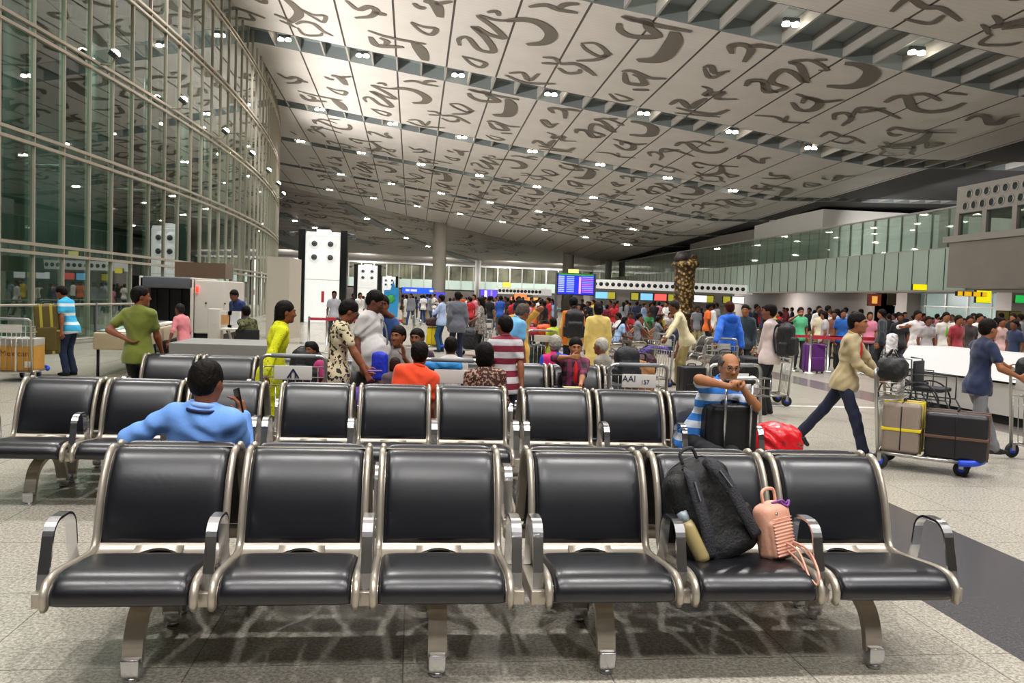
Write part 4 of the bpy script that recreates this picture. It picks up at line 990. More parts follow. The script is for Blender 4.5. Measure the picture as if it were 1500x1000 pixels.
def softbag(label, loc, hs, col, rz=0, name='bag', cat='bag', mtl=None, ripple=.008, handles=True, tilt=(0, 0), hc='1a1a1e', vox=.012, seed=1.):
    e = empty(name, loc, 0, label, cat); e.rotation_euler = (R(tilt[0]), R(tilt[1]), R(rz)); m = mtl or mat('bagcloth_' + col, col, .6, var=.12, vscale=9, bump=.5, bscale=22)
    f = Field((-hs[0] - .03, -hs[1] - .03, -.01), (hs[0] + .03, hs[1] + .03, 2 * hs[2] + .03), vox)
    f.rb((0, 0, hs[2]), hs, min(hs) * .75).ell((0, 0, hs[2] * 1.25), np.array(hs) * (.85, 1.0, .8), .03).ripple(ripple, 18, seed); f.plane((0, 0, 0.001), (0, 0, -1)); f.build('bag_body', m, e)
    if handles:
        for sy in (-1, 1):
            b = MB(); b.tube(spline([(-hs[0] * .4, sy * hs[1] * .5, 2 * hs[2] * .9), (-hs[0] * .35, sy * .02, 2 * hs[2] + .07), (hs[0] * .35, sy * .02, 2 * hs[2] + .07), (hs[0] * .4, sy * hs[1] * .5, 2 * hs[2] * .9)], 5), .008, 6); b.build('handle', mat('bagcloth_' + hc, hc, .6), e)
    return e
def backpack(label, loc, rz=0, s=1., col='17171b', tilt=(0, 0), vox=.008, bottle=None, face=-1, name='backpack'):
    """face=-1: shoulder straps on the -Y side"""
    e = empty(name, loc, 0, label, 'backpack'); e.rotation_euler = (R(tilt[0]), R(tilt[1]), R(rz)); m = mat('pack_' + col, col, .65, bump=.3, bscale=60, var=.1, vscale=10)
    f = Field(np.array((-.2, -.15, -.01)) * s, np.array((.2, .17, .53)) * s, vox)
    f.rb(np.array((0, .0, .22)) * s, np.array((.155, .095, .22)) * s, .06 * s).ell(np.array((0, .0, .36)) * s, np.array((.145, .09, .13)) * s, .05).rb(np.array((0, -face * .1, .15)) * s, np.array((.125, .055, .13)) * s, .04 * s, k=.02)
    for sg in (-1, 1): f.rb(np.array((sg * .155, 0, .11)) * s, np.array((.03, .065, .09)) * s, .02 * s, k=.02)
    f.ripple(.003, 22, 2.); f.plane((0, 0, 0.001), (0, 0, -1)); f.build('pack_body', m, e)
    for sg in (-1, 1):
        b = MB(); P = spline([Vector((sg * .045, face * .075, .44)) * s, Vector((sg * .06, face * .135, .42)) * s, Vector((sg * .085, face * .15, .30)) * s, Vector((sg * .10, face * .135, .17)) * s, Vector((sg * .125, face * .10, .05)) * s], 6)
        b.tube(P, .030 * s, 8, ry=.010 * s, up=(0, face, 0)); b.build('shoulder_strap', M_STRAP, e)
        b = MB(); b.tube([P[8] + Vector((0, face * .012, 0)), P[12] + Vector((0, face * .014, 0))], .012 * s, 4, ry=.003); b.build('buckle', mat('buckle_grey', '53555c', .4), e)
    b = MB(); b.tube(spline([Vector((-.04, face * .05, .475)) * s, Vector((-.03, face * .06, .53)) * s, Vector((.03, face * .06, .53)) * s, Vector((.04, face * .05, .475)) * s], 5), .009 * s, 6); b.build('grab_loop', M_STRAP, e)
    b = MB(); b.tube(spline([Vector((-.155, .01, .20)) * s, Vector((-.152, .01, .36)) * s, Vector((-.09, .01, .475)) * s, Vector((.09, .01, .475)) * s, Vector((.152, .01, .36)) * s, Vector((.155, .01, .20)) * s], 6), .005 * s, 6); b.build('zip', mat('zip_dark', '3a3b40', .35, metal=.4), e)
    if bottle:
        q = MB(); q.lathe([(0, 0), (.03, .0), (.034, .02), (.034, .16), (.028, .19), (.0, .19)], (-.165 * s, -.105, .05), 16); o = q.build('bottle', mat('bottle_' + bottle, bottle, .35), e)
        q = MB(); q.lathe([(.0, .19), (.024, .19), (.024, .235), (0, .24)], (-.165 * s, -.105, .05), 16); q.build('bottle_cap', mat('bottle_cap_grey', '8d98a0', .3), o)
    return e

# ---- on the front bench
bx_, by_ = gx(1050, 3.66, 770), 3.66
backpack('large black backpack with padded straps and a side bottle, lying on the front bench', (bx_ + .07, by_, .452), 10, 1.0, '09090b', (-20, -21), .005, bottle='9a8a5c')
e = empty('handbag', (gx(1140, 3.62, 820), 3.62, .455), 0, 'small pale pink handbag with a purple ribbon beside the black backpack on the bench', 'handbag')
e.rotation_euler = (R(-12), R(-4), R(24))
M_PINK = mat('pink_leather', 'd9a088', .5, bump=.15, bscale=30); f = Field((-.1, -.08, -.01), (.1, .08, .3), .004)
f.rb((0, 0, .13), (.085, .055, .13), .04).ell((0, 0, .2), (.075, .05, .07), .03).rb((-.01, -.05, .10), (.065, .02, .085), .02, k=.01)
for i in range(12): f.cap((-.07, -.072, .03 + i * .015), (.05, -.072, .03 + i * .015), .004, k=.006)
f.plane((0, 0, .001), (0, 0, -1)); f.build('bag_body', M_PINK, e)
b = MB(); b.tube(spline([(-.04, 0, .25), (-.035, 0, .32), (.035, 0, .32), (.04, 0, .25)], 5), .008, 8); b.build('top_handle', M_PINK, e)
b = MB(); b.tube(spline([(-.02, -.03, .262), (.03, -.05, .27), (.06, -.04, .25), (.075, -.05, .262), (.055, -.055, .24), (.02, -.04, .265)], 4), .006, 6); b.build('ribbon', mat('purple_ribbon', '7a3f8f', .5), e)
b = MB(); bpy.context.view_layer.update(); iv = (Matrix.Translation(e.location) @ e.rotation_euler.to_matrix().to_4x4()).inverted()
for k in (0, 1): b.tube(spline([iv @ aty(*p) for p in ((1150, 802 - 8 * k, 3.58), (1170, 822 - 14 * k, 3.47), (1186, 846, 3.37), (1197, 856, 3.345), (1199, 838, 3.36), (1184, 806 + 6 * k, 3.5), (1156, 790, 3.6))], 6), .0055, 6)
b.build('shoulder_strap', M_PINK, e)
b = MB(); b.lathe([(0, 0), (.008, .001), (.008, .004), (0, .006)], (-.045, -.078, .22), 12, axis='Y'); b.build('clasp', M_CHR, e)

# ---- right: the man in the tan jacket with his trolley
a_, b_ = atz(1287, 686), atz(1396, 700); dv2 = b_ - a_; ang = math.degrees(math.atan2(-dv2.x, dv2.y))
u2 = dv2.normalized(); rt = Vector((u2.y, -u2.x, 0)); ctr = a_ + u2 * .38 - rt * .29
T_TAN = trolley(ctr.x, ctr.y, ang, 'trolley stacked with wrapped cases, pushed by the man in the tan jacket')
def rel(e, p): v = loc2w(e, p); return (v.x, v.y, v.z)
e = suitcase('brown-grey case wrapped in clear film and yellow rope on the tan jacket man\'s trolley', rel(T_TAN, (0, -.2, .17)), ang, .50, .36, .52, '8d7f72', ribs=False, strap='e0c818', wheels=False)
suitcase('dark case with brown straps at the front of the tan jacket man\'s trolley', rel(T_TAN, (0, .30, .17)), ang, .50, .56, .46, '17161a', ribs=False, strap='5e4334', wheels=False)
softbag('black holdall on the basket of the tan jacket man\'s trolley', rel(T_TAN, (0, -.34, .905)), (.2, .14, .12), '131316', ang, cat='bag')
# the youth in navy, trolley leaving the frame
T_NAVY = trolley(gx(1500, 8.4, 660) + .50, 8.45, -88, 'trolley at the right edge pushed by the youth in the navy T-shirt')
softbag('large dark duffel bag on the trolley at the right edge', rel(T_NAVY, (0, -.3, .91)), (.24, .2, .13), '16171c', -84)
# trolley by the striped polo man
T_POLO = trolley(gx(1122, 7.6, 560), 7.75, 188, 'trolley with crumpled clear plastic bag in its basket beside the striped polo man')
softbag('crumpled clear plastic bag in a trolley basket', rel(T_POLO, (0, -.35, .73)), (.2, .08, .09), 'd9d4d2', 8, mtl=mat('plastic_film', 'dcd8d6', .25, bump=1., bscale=18), handles=False, ripple=.014)
softbag('shiny red plastic sack at the foot of the trolley', (gx(1137, 7.0, 650), 7.05, 0), (.23, .2, .29), 'c8141e', 8, mtl=mat('red_plastic', 'cc1722', .25, bump=.8, bscale=10), handles=False, ripple=.016, seed=3.)
SC_POLO = suitcase('upright black suitcase with raised silver handle rods in front of the striped polo man', (gx(1068, 6.32, 640), 6.34, 0), 6, .40, .24, .84, '111114', ribs=True)
b = MB()
for sx in (-.11, .11): b.tube([(sx, -.145, .52), (sx, -.145, 1.02)], .010, 8)
b.build('handle_rod', mat('silver_rod', 'd0d0d2', .25, metal=.9), SC_POLO)
b = MB(); b.rbox(-.13, .13, -.165, -.125, 1.02, 1.055, .012); b.build('handle_grip', M_RUB, SC_POLO)

# trolley with the AAI 157 plate
T_AAI = trolley(gx(916, 8.3, 560), 8.31, 1, 'trolley whose plate reads AAI 157, next to the plaid woman')
text('plate_text', 'AAI', .085, T_AAI, M_INK, (-.10, -.495, .885), (R(90), 0, 0)); text('plate_text', '157', .058, T_AAI, M_INK, (.06, -.495, .855), (R(90), 0, 0))
backpack('plump black backpack in the basket of the AAI 157 trolley', rel(T_AAI, (-.02, -.13, .80)), 4, .78, '141418', (-6, 0), .01, face=1)
softbag('brown cardboard-coloured bag behind the black backpack on the AAI trolley', rel(T_AAI, (.17, .05, .58)), (.14, .12, .22), '9b6a3c', 0)
# trolley by the woman in yellow
T_YEL = trolley(gx(434, 8.2, 530), 8.31, 3, 'trolley with an arrow plate and a black backpack next to the woman in yellow')
b = MB(); 
for sg in (-1, 1): b.tube([(sg * .05, -.496, .82), (0, -.496, .90)], .006, 4); b.tube([(sg * .02, -.496, .82), (sg * .02, -.496, .86)], .005, 4)
b.build('arrow_mark', M_INK, T_YEL)
backpack('tall black backpack standing on the trolley next to the woman in yellow', rel(T_YEL, (.02, -.02, .62)), 20, .95, '131215', (0, 12), .01, face=1)
softbag('white carrier bag hanging beside the boy in the patterned T-shirt', (gx(458, 8.95, 540), 8.95, .55), (.13, .1, .2), 'f4f4f2', 0, ripple=.01, hc='f0f0f0', tilt=(0, 0))
# blue bag and dark bag on a trolley in the middle
T_MID = trolley(gx(660, 8.35, 540), 8.31, -1, 'empty-handled trolley in the middle carrying a blue and a dark bag')
softbag('bright blue bag lying on the middle trolley', rel(T_MID, (-.1, -.2, .90)), (.2, .12, .05), '2a86c8', 6, handles=False)
softbag('dark grey bag under the blue bag on the middle trolley', rel(T_MID, (0, .1, .17)), (.23, .24, .22), '23242a', 6)
# far left trolley with the carton
T_BOX = trolley(gx(26, 14.3, 540), 14.45, 4, 'trolley at the far left carrying a cardboard carton')
e = empty('carton', rel(T_BOX, (0, -.02, .17)), R(4), 'yellow-brown cardboard carton tied with string on the far left trolley', 'carton')
b = MB(); b.rbox(-.27, .27, -.24, .24, 0, .52, .01); b.build('box_body', mat('carton_card', 'c8923a', .7, var=.1, vscale=4), e)
b = MB(); b.rbox(-.272, .272, -.242, .242, .40, .525, .01); b.build('top_wrap', mat('grey_wrap', 'b9b4ac', .5), e)
b = MB(); b.box(-.012, .012, -.248, .248, -.002, .53); b.build('string', mat('pale_string', 'e6dfc8', .6), e)
b = MB(); b.box(.13, .22, -.2445, -.2435, .06, .16); b.build('sticker', mat('sticker', 'e8dcd0', .5), e)
text('carton_text', 'Mexican', .13, e, mat('carton_ink', '7a4a18', .6), (-.02, -.2445, .28), (R(90), 0, 0))
# more trolleys in the middle distance
T_A = trolley(gx(628, 24.5, 500), 24.5, -95, 'trolley with a yellow case beside the man in the pale blue shirt')
suitcase('yellow hard case on the trolley beside the pale blue shirt man', rel(T_A, (0, .1, .17)), -95, .35, .3, .55, 'e0c214', wheels=False)
softbag('dark duffel with red trim on the trolley beside the pale blue shirt man', rel(T_A, (0, .1, .74)), (.26, .2, .12), '3a1a20', -95)
T_B = trolley(gx(692, 23.0, 500), 23.0, 60, 'trolley held by the woman in the grey patterned top')
softbag('black bag on the trolley held by the woman in the grey patterned top', rel(T_B, (0, 0, .17)), (.26, .3, .3), '1a1a20', 60)
T_C = trolley(gx(786, 16.5, 520), 16.5, 4, 'tall-loaded trolley left of the child in green')
softbag('dark green holdall on the trolley left of the child in green', rel(T_C, (0, .05, .17)), (.27, .3, .27), '1f2f2c', 0)
softbag('round orange bag on top of the trolley left of the child in green', rel(T_C, (.1, -.2, .91)), (.16, .12, .11), 'e8561c', 0)
softbag('red patterned bag on top of the trolley left of the child in green', rel(T_C, (-.16, -.2, .91)), (.12, .12, .08), 'c43a4a', 0)
T_D = trolley(gx(950, 15.6, 520), 15.8, 110, 'trolley pushed by the man in the cream shirt')
softbag('dark maroon bag on the cream shirt man\'s trolley', rel(T_D, (0, .1, .17)), (.25, .28, .24), '3c1a22', 110)
T_E = trolley(gx(1046, 14.8, 540), 14.3, 168, 'trolley in front of the man in the blue hooded top')
softbag('black bag on the trolley in front of the blue hooded top', rel(T_E, (0, .1, .17)), (.26, .3, .3), '16161a', 168)
T_F = trolley(gx(1100, 13.8, 540), 13.4, 80, 'trolley loaded with dark cases beside the man with the black backpack')
suitcase('wide black case on the trolley beside the backpack man', rel(T_F, (0, .1, .17)), 80, .55, .45, .62, '131316', wheels=False)
suitcase('black cabin case standing behind the polo man\'s shoulder', (gx(1012, 13.2, 560), 13.2, 0), 10, .42, .3, .62, '16161a')

# ---- left: baggage scanner, table, belts
Y0_ = 21.; xa, xb = gx(203, Y0_, 450), gx(283, Y0_, 450); xc = gx(334, Y0_ + .4, 450); zt = aty(240, 405, Y0_).z
e = empty('baggage_scanner', ((xa + xb) / 2, Y0_, 0), 0, 'grey and white baggage X-ray scanner with a dark tunnel opening', 'baggage scanner')
w = (xb - xa) / 2; M_SCW = mat('scanner_white', 'd6d0c8', .4); M_SCG = mat('scanner_grey', '5c5f66', .4)
b = MB(); b.rbox(-w, -w + .1, 0, 2.6, .1, zt, .02, 0); b.rbox(w - .08, w, 0, 2.6, .1, zt, .02, 0); b.rbox(-w, w, 0, 2.6, zt - .28, zt, .04, 1); b.box(-w, w, .05, 2.6, .1, .52, 1); b.box(-w + .1, w - .08, 1.3, 2.55, .5, zt - .25, 2); b.build('housing', [M_SCW, M_SCG, M_RUB], e)
b = MB()
for i in range(7): x = -w + .13 + i * (2 * w - .25) / 7; b.box(x, x + (2 * w - .3) / 7, .5 + .05 * (i % 2), .52 + .05 * (i % 2), .55, zt - .3)
b.build('curtain', M_RUB, e)
b = MB(); b.rbox(w + .02, w + (xc - xb), .0, 2.4, .5, zt - .05, .03); b.box(w + .02, w + (xc - xb) - .05, .1, 2.3, 0, .5, 1); b.build('side_cabinet', [M_SCW, M_RUB], e)
b = MB(); b.tube([(w + .09, -.02, zt - .35), (w + .09, -.02, zt - .2)], .03, 8); b.build('warning_lamp', mat('red_lamp', 'ff3020', .4, emit=3.), e)
b = MB(); b.lathe([(0, 0), (.02, 0), (.02, .02), (0, .02)], (w + .3, -.02, 1.25), 10, axis='Y'); b.lathe([(0, 0), (.02, 0), (.02, .02), (0, .02)], (w + .75, -.02, 1.25), 10, axis='Y'); b.build('lock', M_RUB, e)
# brown hood over it, further back
p, q = aty(256, 383, 27), aty(330, 408, 27)
e = empty('entrance_hood', ((p.x + q.x) / 2, 27, 0), 0, 'brown metal canopy hood above the baggage scanner', 'canopy'); hw = (q.x - p.x) / 2
b = MB(); b.add([(-hw, 0, q.z), (hw, 0, q.z), (hw, 0, p.z), (-hw, 0, p.z), (-hw - .15, 1.6, q.z), (hw - .1, 1.6, q.z), (hw - .1, 1.6, p.z), (-hw - .1, 1.6, p.z)], [(0, 1, 2, 3), (7, 6, 5, 4), (3, 2, 6, 7), (0, 4, 5, 1), (0, 3, 7, 4), (1, 5, 6, 2)]); b.build('hood', mat('brown_metal', '7b6555', .45, metal=.3), e)
b = MB()
for x in (-hw + .1, hw - .1): b.box(x - .05, x + .05, 1.2, 1.3, 0, q.z)
b.build('post', M_STEEL, e)
# conveyor in front, left
Yc = 15.2; xl, xr = gx(149, Yc, 520), gx(186, Yc, 520)
e = empty('roller_table', ((xl + xr) / 2, Yc, 0), R(6), 'beige roller table sloping up to the baggage scanner', 'conveyor')
b = MB(); b.rbox(-.35, .35, 0, 5.4, .48, .78, .03); b.build('side_panel', mat('beige_metal', 'b9aa8c', .5), e)
b = MB(); 
for i in range(26): b.tube([(-.3, .1 + i * .2, .785), (.3, .1 + i * .2, .785)], .03, 8)
b.build('roller', M_TR, e)
for sx in (-.3, .3):
    for sy in (.15, 5.2): b = MB(); b.tube([(sx, sy, 0), (sx, sy, .5)], .025, 8); b.build('leg', M_RUB, e)
Yt = 12.4; xl, xr = gx(247, Yt, 512), gx(400, Yt, 512); zt2 = aty(300, 503, Yt).z
e = empty('inspection_table', ((xl + xr) / 2, Yt, 0), 0, 'long grey metal inspection table behind the olive T-shirt man', 'table'); w = (xr - xl) / 2
b = MB(); b.rbox(-w, w, 0, 1.3, zt2 - .22, zt2, .015); b.build('table_top', mat('grey_table_metal', '8d8c88', .45, metal=.2), e)
for sx in (-w + .1, w - .1):
    for sy in (.1, 1.2): b = MB(); b.box(sx - .03, sx + .03, sy - .03, sy + .03, 0, zt2 - .2); b.build('leg', M_STEEL, e)
Yp = 17.5; xl, xr = gx(304, Yp, 480), gx(322, Yp, 480); zp = aty(312, 452, Yp).z
e = empty('screening_podium', ((xl + xr) / 2, Yp, 0), 0, 'narrow white podium beside the baggage scanner', 'podium'); w = (xr - xl) / 2
b = MB(); b.rbox(-w, w, 0, .35, 0, zp, .015); b.build('podium_body', M_SCW, e); b = MB(); b.box(-w * .5, w * .5, -.004, 0, zp - .42, zp - .3); b.build('notice', M_PLT, e)
Yq = 17.3; xl, xr = gx(322, Yq, 490), gx(366, Yq, 490); zq = aty(340, 481, Yq).z
e = empty('white_table', ((xl + xr) / 2, Yq, 0), 0, 'small white table with curved legs where the guards sit', 'table'); w = (xr - xl) / 2
b = MB(); b.rbox(-w, w, 0, .8, zq - .04, zq, .01); b.build('table_top', M_WHITE, e)
for sx in (-w + .08, w - .08): b = MB(); b.tube(spline([(sx, .4, zq - .03), (sx + .12, .3, zq * .5), (sx + .22, .1, .02)], 5), .025, 8); b.build('leg', M_WHITE, e)
for px, c, nm in ((326, 'c99a62', 'tan'), (338, 'd8dce0', 'pale')):
    e = empty('brochure_box', (gx(px, Yq, 470), Yq + .3, zq), 0, '%s open brochure box on the white table' % nm, 'box'); b = MB(); b.box(-.12, .12, -.02, .12, 0, .34); b.box(-.09, .09, -.025, -.02, .06, .26, 1); b.build('box_body', [M_WHITE, mat('brochure_' + nm, c, .6)], e)
# railing in front of the glass wall
e = empty('wall_railing', (0, 0, 0), 0, 'metal and glass railing along the foot of the glass wall', 'railing')
RY = [14 + 2.6 * i for i in range(8)]; rx = lambda y: wx(y) + 1.3 + (y - 14) * .02
b = MB()
for z in (.12, 1.05): b.tube([(rx(y), y, z) for y in RY], .03, 6)
b.build('rail', M_STEEL, e)
for y in RY: b = MB(); b.box(rx(y) - .03, rx(y) + .03, y - .05, y + .05, 0, 1.1); b.build('post', M_SCG, e)
b = MB()
for y0, y1 in zip(RY[:-1], RY[1:]): b.quad((rx(y0), y0, .18), (rx(y1), y1, .18), (rx(y1), y1, 1.0), (rx(y0), y0, 1.0))
b.build('glass_panel', M_GLASS, e)

# ---- white air nozzle towers
def tower(label, pxl, pxr, ytop, Y, nz=2):
    a, c = aty(pxl, 420, Y), aty(pxr, 420, Y); z = aty((pxl + pxr) / 2, ytop, Y).z; w = (c.x - a.x) / 2
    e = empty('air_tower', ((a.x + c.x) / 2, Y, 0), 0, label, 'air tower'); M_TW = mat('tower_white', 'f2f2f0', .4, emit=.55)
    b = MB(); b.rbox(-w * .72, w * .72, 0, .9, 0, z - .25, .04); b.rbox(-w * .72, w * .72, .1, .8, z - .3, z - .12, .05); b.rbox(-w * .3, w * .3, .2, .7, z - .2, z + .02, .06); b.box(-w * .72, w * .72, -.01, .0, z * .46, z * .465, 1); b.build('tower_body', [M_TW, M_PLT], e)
    for sg in (-1, 1): b = MB(); b.rbox(sg * w * .86 - w * .14, sg * w * .86 + w * .14, -.05, .95, 0, z, .03); b.build('side_post', mat('tower_post_black', '0d1013', .3), e)
    for sx in (-.33, .33):
        for j in range(2):
            q = MB(); q.lathe([(w * .10, -.18), (w * .24, -.10), (w * .27, 0)], (sx * w, 0, z * (.845 - .145 * j)), 20, axis='Y', m=0); q.lathe([(0, -.12), (w * .11, -.16), (w * .12, -.24), (0, -.25)], (sx * w, 0, z * (.845 - .145 * j)), 16, axis='Y', m=1); q.build('nozzle', [M_TW, M_SCG], e)
    b = MB(); b.rbox(-.02 * w, .1 * w, -.02, -.005, z * .22, z * .34, .01); b.build('red_notice', mat('red_notice', 'c43a44', .5), e)
    for sg in (-1, 1): b = MB(); b.tube([(sg * w, .1, z - .2), (sg * w * 1.25, 0, z - .2)], .04, 6); b.rbox(sg * w * 1.25 - .13, sg * w * 1.25 + .13, -.3, .2, z - .42, z - .2, .05); b.build('camera_unit', M_SCG, e)
    return e
tower('large white air tower with four round nozzles and black side posts, nearest of three', 436, 507, 336, 44.6)
tower('second white air tower, smaller behind the nearest one', 518, 558, 387, 91)
tower('third and smallest white air tower, beside the blue standee', 556, 583, 404, 130)
e = empty('advert_standee', (gx(572, 60, 460), 60, 0), 0, 'tall blue advertising standee right of the white towers', 'standee')
b = MB(); b.prism([(-.55, 0), (.5, 0), (.55, 2.1), (.3, 2.1), (.15, 2.6), (-.05, 1.95), (-.5, 1.9)], -.1, .1, T=Matrix.Rotation(R(90), 4, 'X')); b.build('board', mat('standee_blue', '2f9be0', .5), e)
b = MB(); b.lathe([(0, 0), (.3, .02), (.3, .04), (0, .06)], (0, -.18, 1.3), 20, axis='Y'); b.build('green_disc', mat('standee_green', '3fae54', .5), e)

# ---- signs, boards, desks
def plate(name, label, cat, pxl, pxr, yt, yb, Y, col, emit=.9, parts=(), depth=.15, frame='15181c', post=None, rz=0):
    a, c = aty(pxl, (yt + yb) / 2, Y), aty(pxr, (yt + yb) / 2, Y); z1, z0 = aty((pxl + pxr) / 2, yt, Y).z, aty((pxl + pxr) / 2, yb, Y).z; w = (c.x - a.x) / 2; h = (z1 - z0) / 2
    e = empty(name, ((a.x + c.x) / 2, Y, (z0 + z1) / 2), R(rz), label, cat)
    b = MB(); b.rbox(-w, w, 0, depth, -h, h, .02); b.build('casing', mat('casing_' + frame, frame, .4), e)
    b = MB(); b.box(-w * .96, w * .96, -.012, 0, -h * .93, h * .93); b.build('face', mat('face_%s_%s' % (col, emit), col, .4, emit=emit), e)
    for (x0, x1, z0_, z1_, cc, nm) in parts:
        b = MB(); b.box(x0 * w, x1 * w, -.02, -.012, z0_ * h, z1_ * h); b.build(nm, mat('lit_' + cc, cc, .4, emit=.9), e)
    if post:
        for x in post: b = MB(); b.box(x * w - .06, x * w + .06, .02, .14, -(z0 + z1) / 2, h); b.build('post', M_SCG, e)
    return e, w, h
rows = [(-.9, .9, .84 - .19 * i, .92 - .19 * i) for i in range(9)]
pp = [(-.92, .92, .80, .93, '3a8f2c', 'title_strip')]
for i in range(9):
    z = .66 - .17 * i; pp += [(-.93, -.62, z - .05, z + .05, 'a9b8f4', 'flight_row'), (-.5, -.1, z - .05, z + .05, '8ea2f0', 'flight_row'), (.32, .92, z - .05, z + .05, 'b06af0' if i % 3 else '7f93f0', 'flight_row')]
pp += [(.16, .27, -.85, .68, 'e8a0d8', 'column_bar')]
FB, w, h = plate('flight_board', 'large blue flight information board on black posts', 'flight board', 816, 871, 400, 432, 42, '2334d8', .8, pp, .3, post=(-1.02, 1.02))
plate('flight_board', 'small distant blue flight board under the yellow sign', 'flight board', 703, 729, 424, 437, 66, '5a48d0', .8, [(-.5, -.2, -.8, .8, 'c8c8f4', 'column_bar'), (.2, .4, -.8, .8, '8f7af0', 'column_bar')], .2, post=(-1.0,))
for (pl, pr, yt, yb, Y, c, lab) in ((588, 636, 421, 430, 70, '1f50e0', 'long blue hanging direction sign left of the tall column'), (637, 652, 428, 437, 75, '4848d0', 'short blue lit sign behind the tall column'),
        (736, 748, 413, 421, 60, 'f0e060', 'pale yellow lit sign above the distant flight board'), (832, 848, 394, 401, 60, 'f4ee90', 'bright yellow lamp sign above the large flight board'),
        (1337, 1358, 416, 425, 36, 'f4e410', 'yellow overhead sign beneath the frosted glass'), (1402, 1446, 427, 434, 30, 'e8b020', 'black and amber lettered overhead sign'), (1430, 1452, 425, 444, 31, 'f0e818', 'tall yellow overhead sign beside the amber one'),
        (1487, 1512, 432, 444, 30, '28b050', 'green overhead sign at the right edge'), (753, 772, 430, 437, 75, 'f08850', 'orange lit counter sign in the far hall')):
    e, w, h = plate('overhead_sign', lab, 'sign', pl, pr, yt, yb, Y, c, .8)
    if pl == 588:
        b = MB()
        for x0, x1 in ((-.75, -.5), (-.44, -.05), (.72, .95)): b.box(x0 * w, x1 * w, -.03, -.014, -h * .35, h * .4)
        b.build('lettering', M_WINK, e)
    if pl == 1402:
        for x in (-.6, 0, .6): b = MB(); b.box(x * w - .03, x * w + .03, -.03, -.015, -h * .9, h * .9); b.build('lettering', M_RUB, e)
plate('wall_poster', 'framed dark red and gold poster on the far right wall', 'poster', 1271, 1291, 430, 448, 40, '8a3a2a', .25, [(-.4, .4, -.6, .6, 'd8a04a', 'picture')], .08)
plate('wall_poster', 'dark brown framed panel right of the red and gold poster', 'poster', 1300, 1313, 430, 447, 40, '3f3528', .1, (), .08)
plate('wall_poster', 'gold and green framed picture pair behind the counter queue', 'poster', 1460, 1496, 455, 480, 31, '6f6430', .25, [(-.05, .05, -1, 1, '1c1c1c', 'divider')], .08)
# check-in islands with white canopy and portholes
def island(label, pxl, pxr, yt, yb, Y, n, screens, px0=None):
    a, c = aty(pxl, (yt + yb) / 2, Y), aty(pxr, (yt + yb) / 2, Y); z1, z0 = aty((pxl + pxr) / 2, yt, Y).z, aty((pxl + pxr) / 2, yb, Y).z
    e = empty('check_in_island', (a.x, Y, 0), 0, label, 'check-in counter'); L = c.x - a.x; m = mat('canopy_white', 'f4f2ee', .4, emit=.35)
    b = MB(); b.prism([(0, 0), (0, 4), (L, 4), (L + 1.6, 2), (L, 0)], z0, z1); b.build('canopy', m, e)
    b = MB()
    for i in range(n): b.lathe([(0, -.02), (.2, -.02), (.2, .0)], ((i + .6) * L / n, 0, (z0 + z1) / 2), 12, axis='Y')
    b.build('porthole', M_MULL, e)
    b = MB(); b.box(0, L - 1, .5, 3.5, 1.1, z0, 0); b.box(0, L - 1, .2, .5, z0 - 1.3, z0 - .05, 1); b.box(0, L - 1, -.3, 3.8, 0, 1.1, 2); b.build('counter_wall', [mat('counter_grey', 'a8a29c', .5), mat('bulkhead_grey', '8f8b88', .5), M_CONC], e)
    for (sx, sw, cc) in screens:
        o = MB().box(sx * L - .06, sx * L + sw + .06, .12, .2, z0 - 1.02, z0 - .26).build('screen', M_MULL, e); MB().box(sx * L, sx * L + sw, .10, .12, z0 - .96, z0 - .32).build('picture', mat('lit_' + cc, cc, .4, emit=.9), o)
    return e
island('long check-in island with a white porthole canopy, right of the flight board', 866, 1092, 413, 426, 78, 26, [(.03, 1.2, '7fc0f0'), (.11, .7, '9a9430'), (.26, .7, '9a9430'), (.32, 1.2, '7fc0f0'), (.41, 1.2, 'f0605a'), (.50, .7, '9a9430'), (.66, 1.4, 'f4f4f4'), (.75, .7, '9a9430'), (.86, .7, '9a9430'), (.92, 1.2, 'f0f0f0')])
island('farther check-in island with a white porthole canopy, left of the flight board', 729, 793, 422, 431, 100, 12, [(.3, 2.2, 'f08850'), (.7, 1.6, 'e8b060')])
# carved ornamental pillar
p = aty(1000, 470, 38)
e = empty('carved_pillar', (p.x, 38, 0), 0, 'tall brown and gold carved ornamental pillar behind the cream shirt man', 'sculpture'); z = aty(998, 385, 38).z
m = mat('carved_gold', 'a07a34', .5, metal=.3); n, l, bb = nodes(m); tc = n.new('ShaderNodeTexCoord'); v = n.new('ShaderNodeTexVoronoi'); v.inputs['Scale'].default_value = 7; l.new(tc.outputs['Object'], v.inputs['Vector'])
l.new(mixc(n, l, mth(n, l, 'MULTIPLY', v.outputs['Distance'], 1.9), srgb('d8b060'), srgb('3c2a14')), bb.inputs['Base Color'])
f = Field((-.75, -.75, 0), (.75, .75, z + .1), .06); f.cap((0, 0, 0), (0, 0, z - .3), .5, .46); f.ell((0, 0, z - .1), (.62, .62, .25), .1).ell((0, 0, 1.2), (.62, .62, .25), .2).ell((0, 0, .1), (.7, .7, .3), .1); f.ripple(.05, 9, 1); f.plane((0, 0, .001), (0, 0, -1)); f.build('pillar_body', m, e)
b = MB(); b.lathe([(0, .0), (.3, .05), (.34, .25), (.2, .5), (0, .55)], (-.2, 0, z), 16); b.build('figure', mat('dark_bronze', '2c2326', .5), e)
b = MB(); b.lathe([(0.08, -.03), (.16, -.03), (.16, .03), (.08, .03)], (.3, -.3, z + .25), 14, axis='Y'); b.lathe([(0.08, -.03), (.16, -.03), (.16, .03), (.08, .03)], (.42, -.3, z - .05), 14, axis='Y'); b.build('ring', m, e)
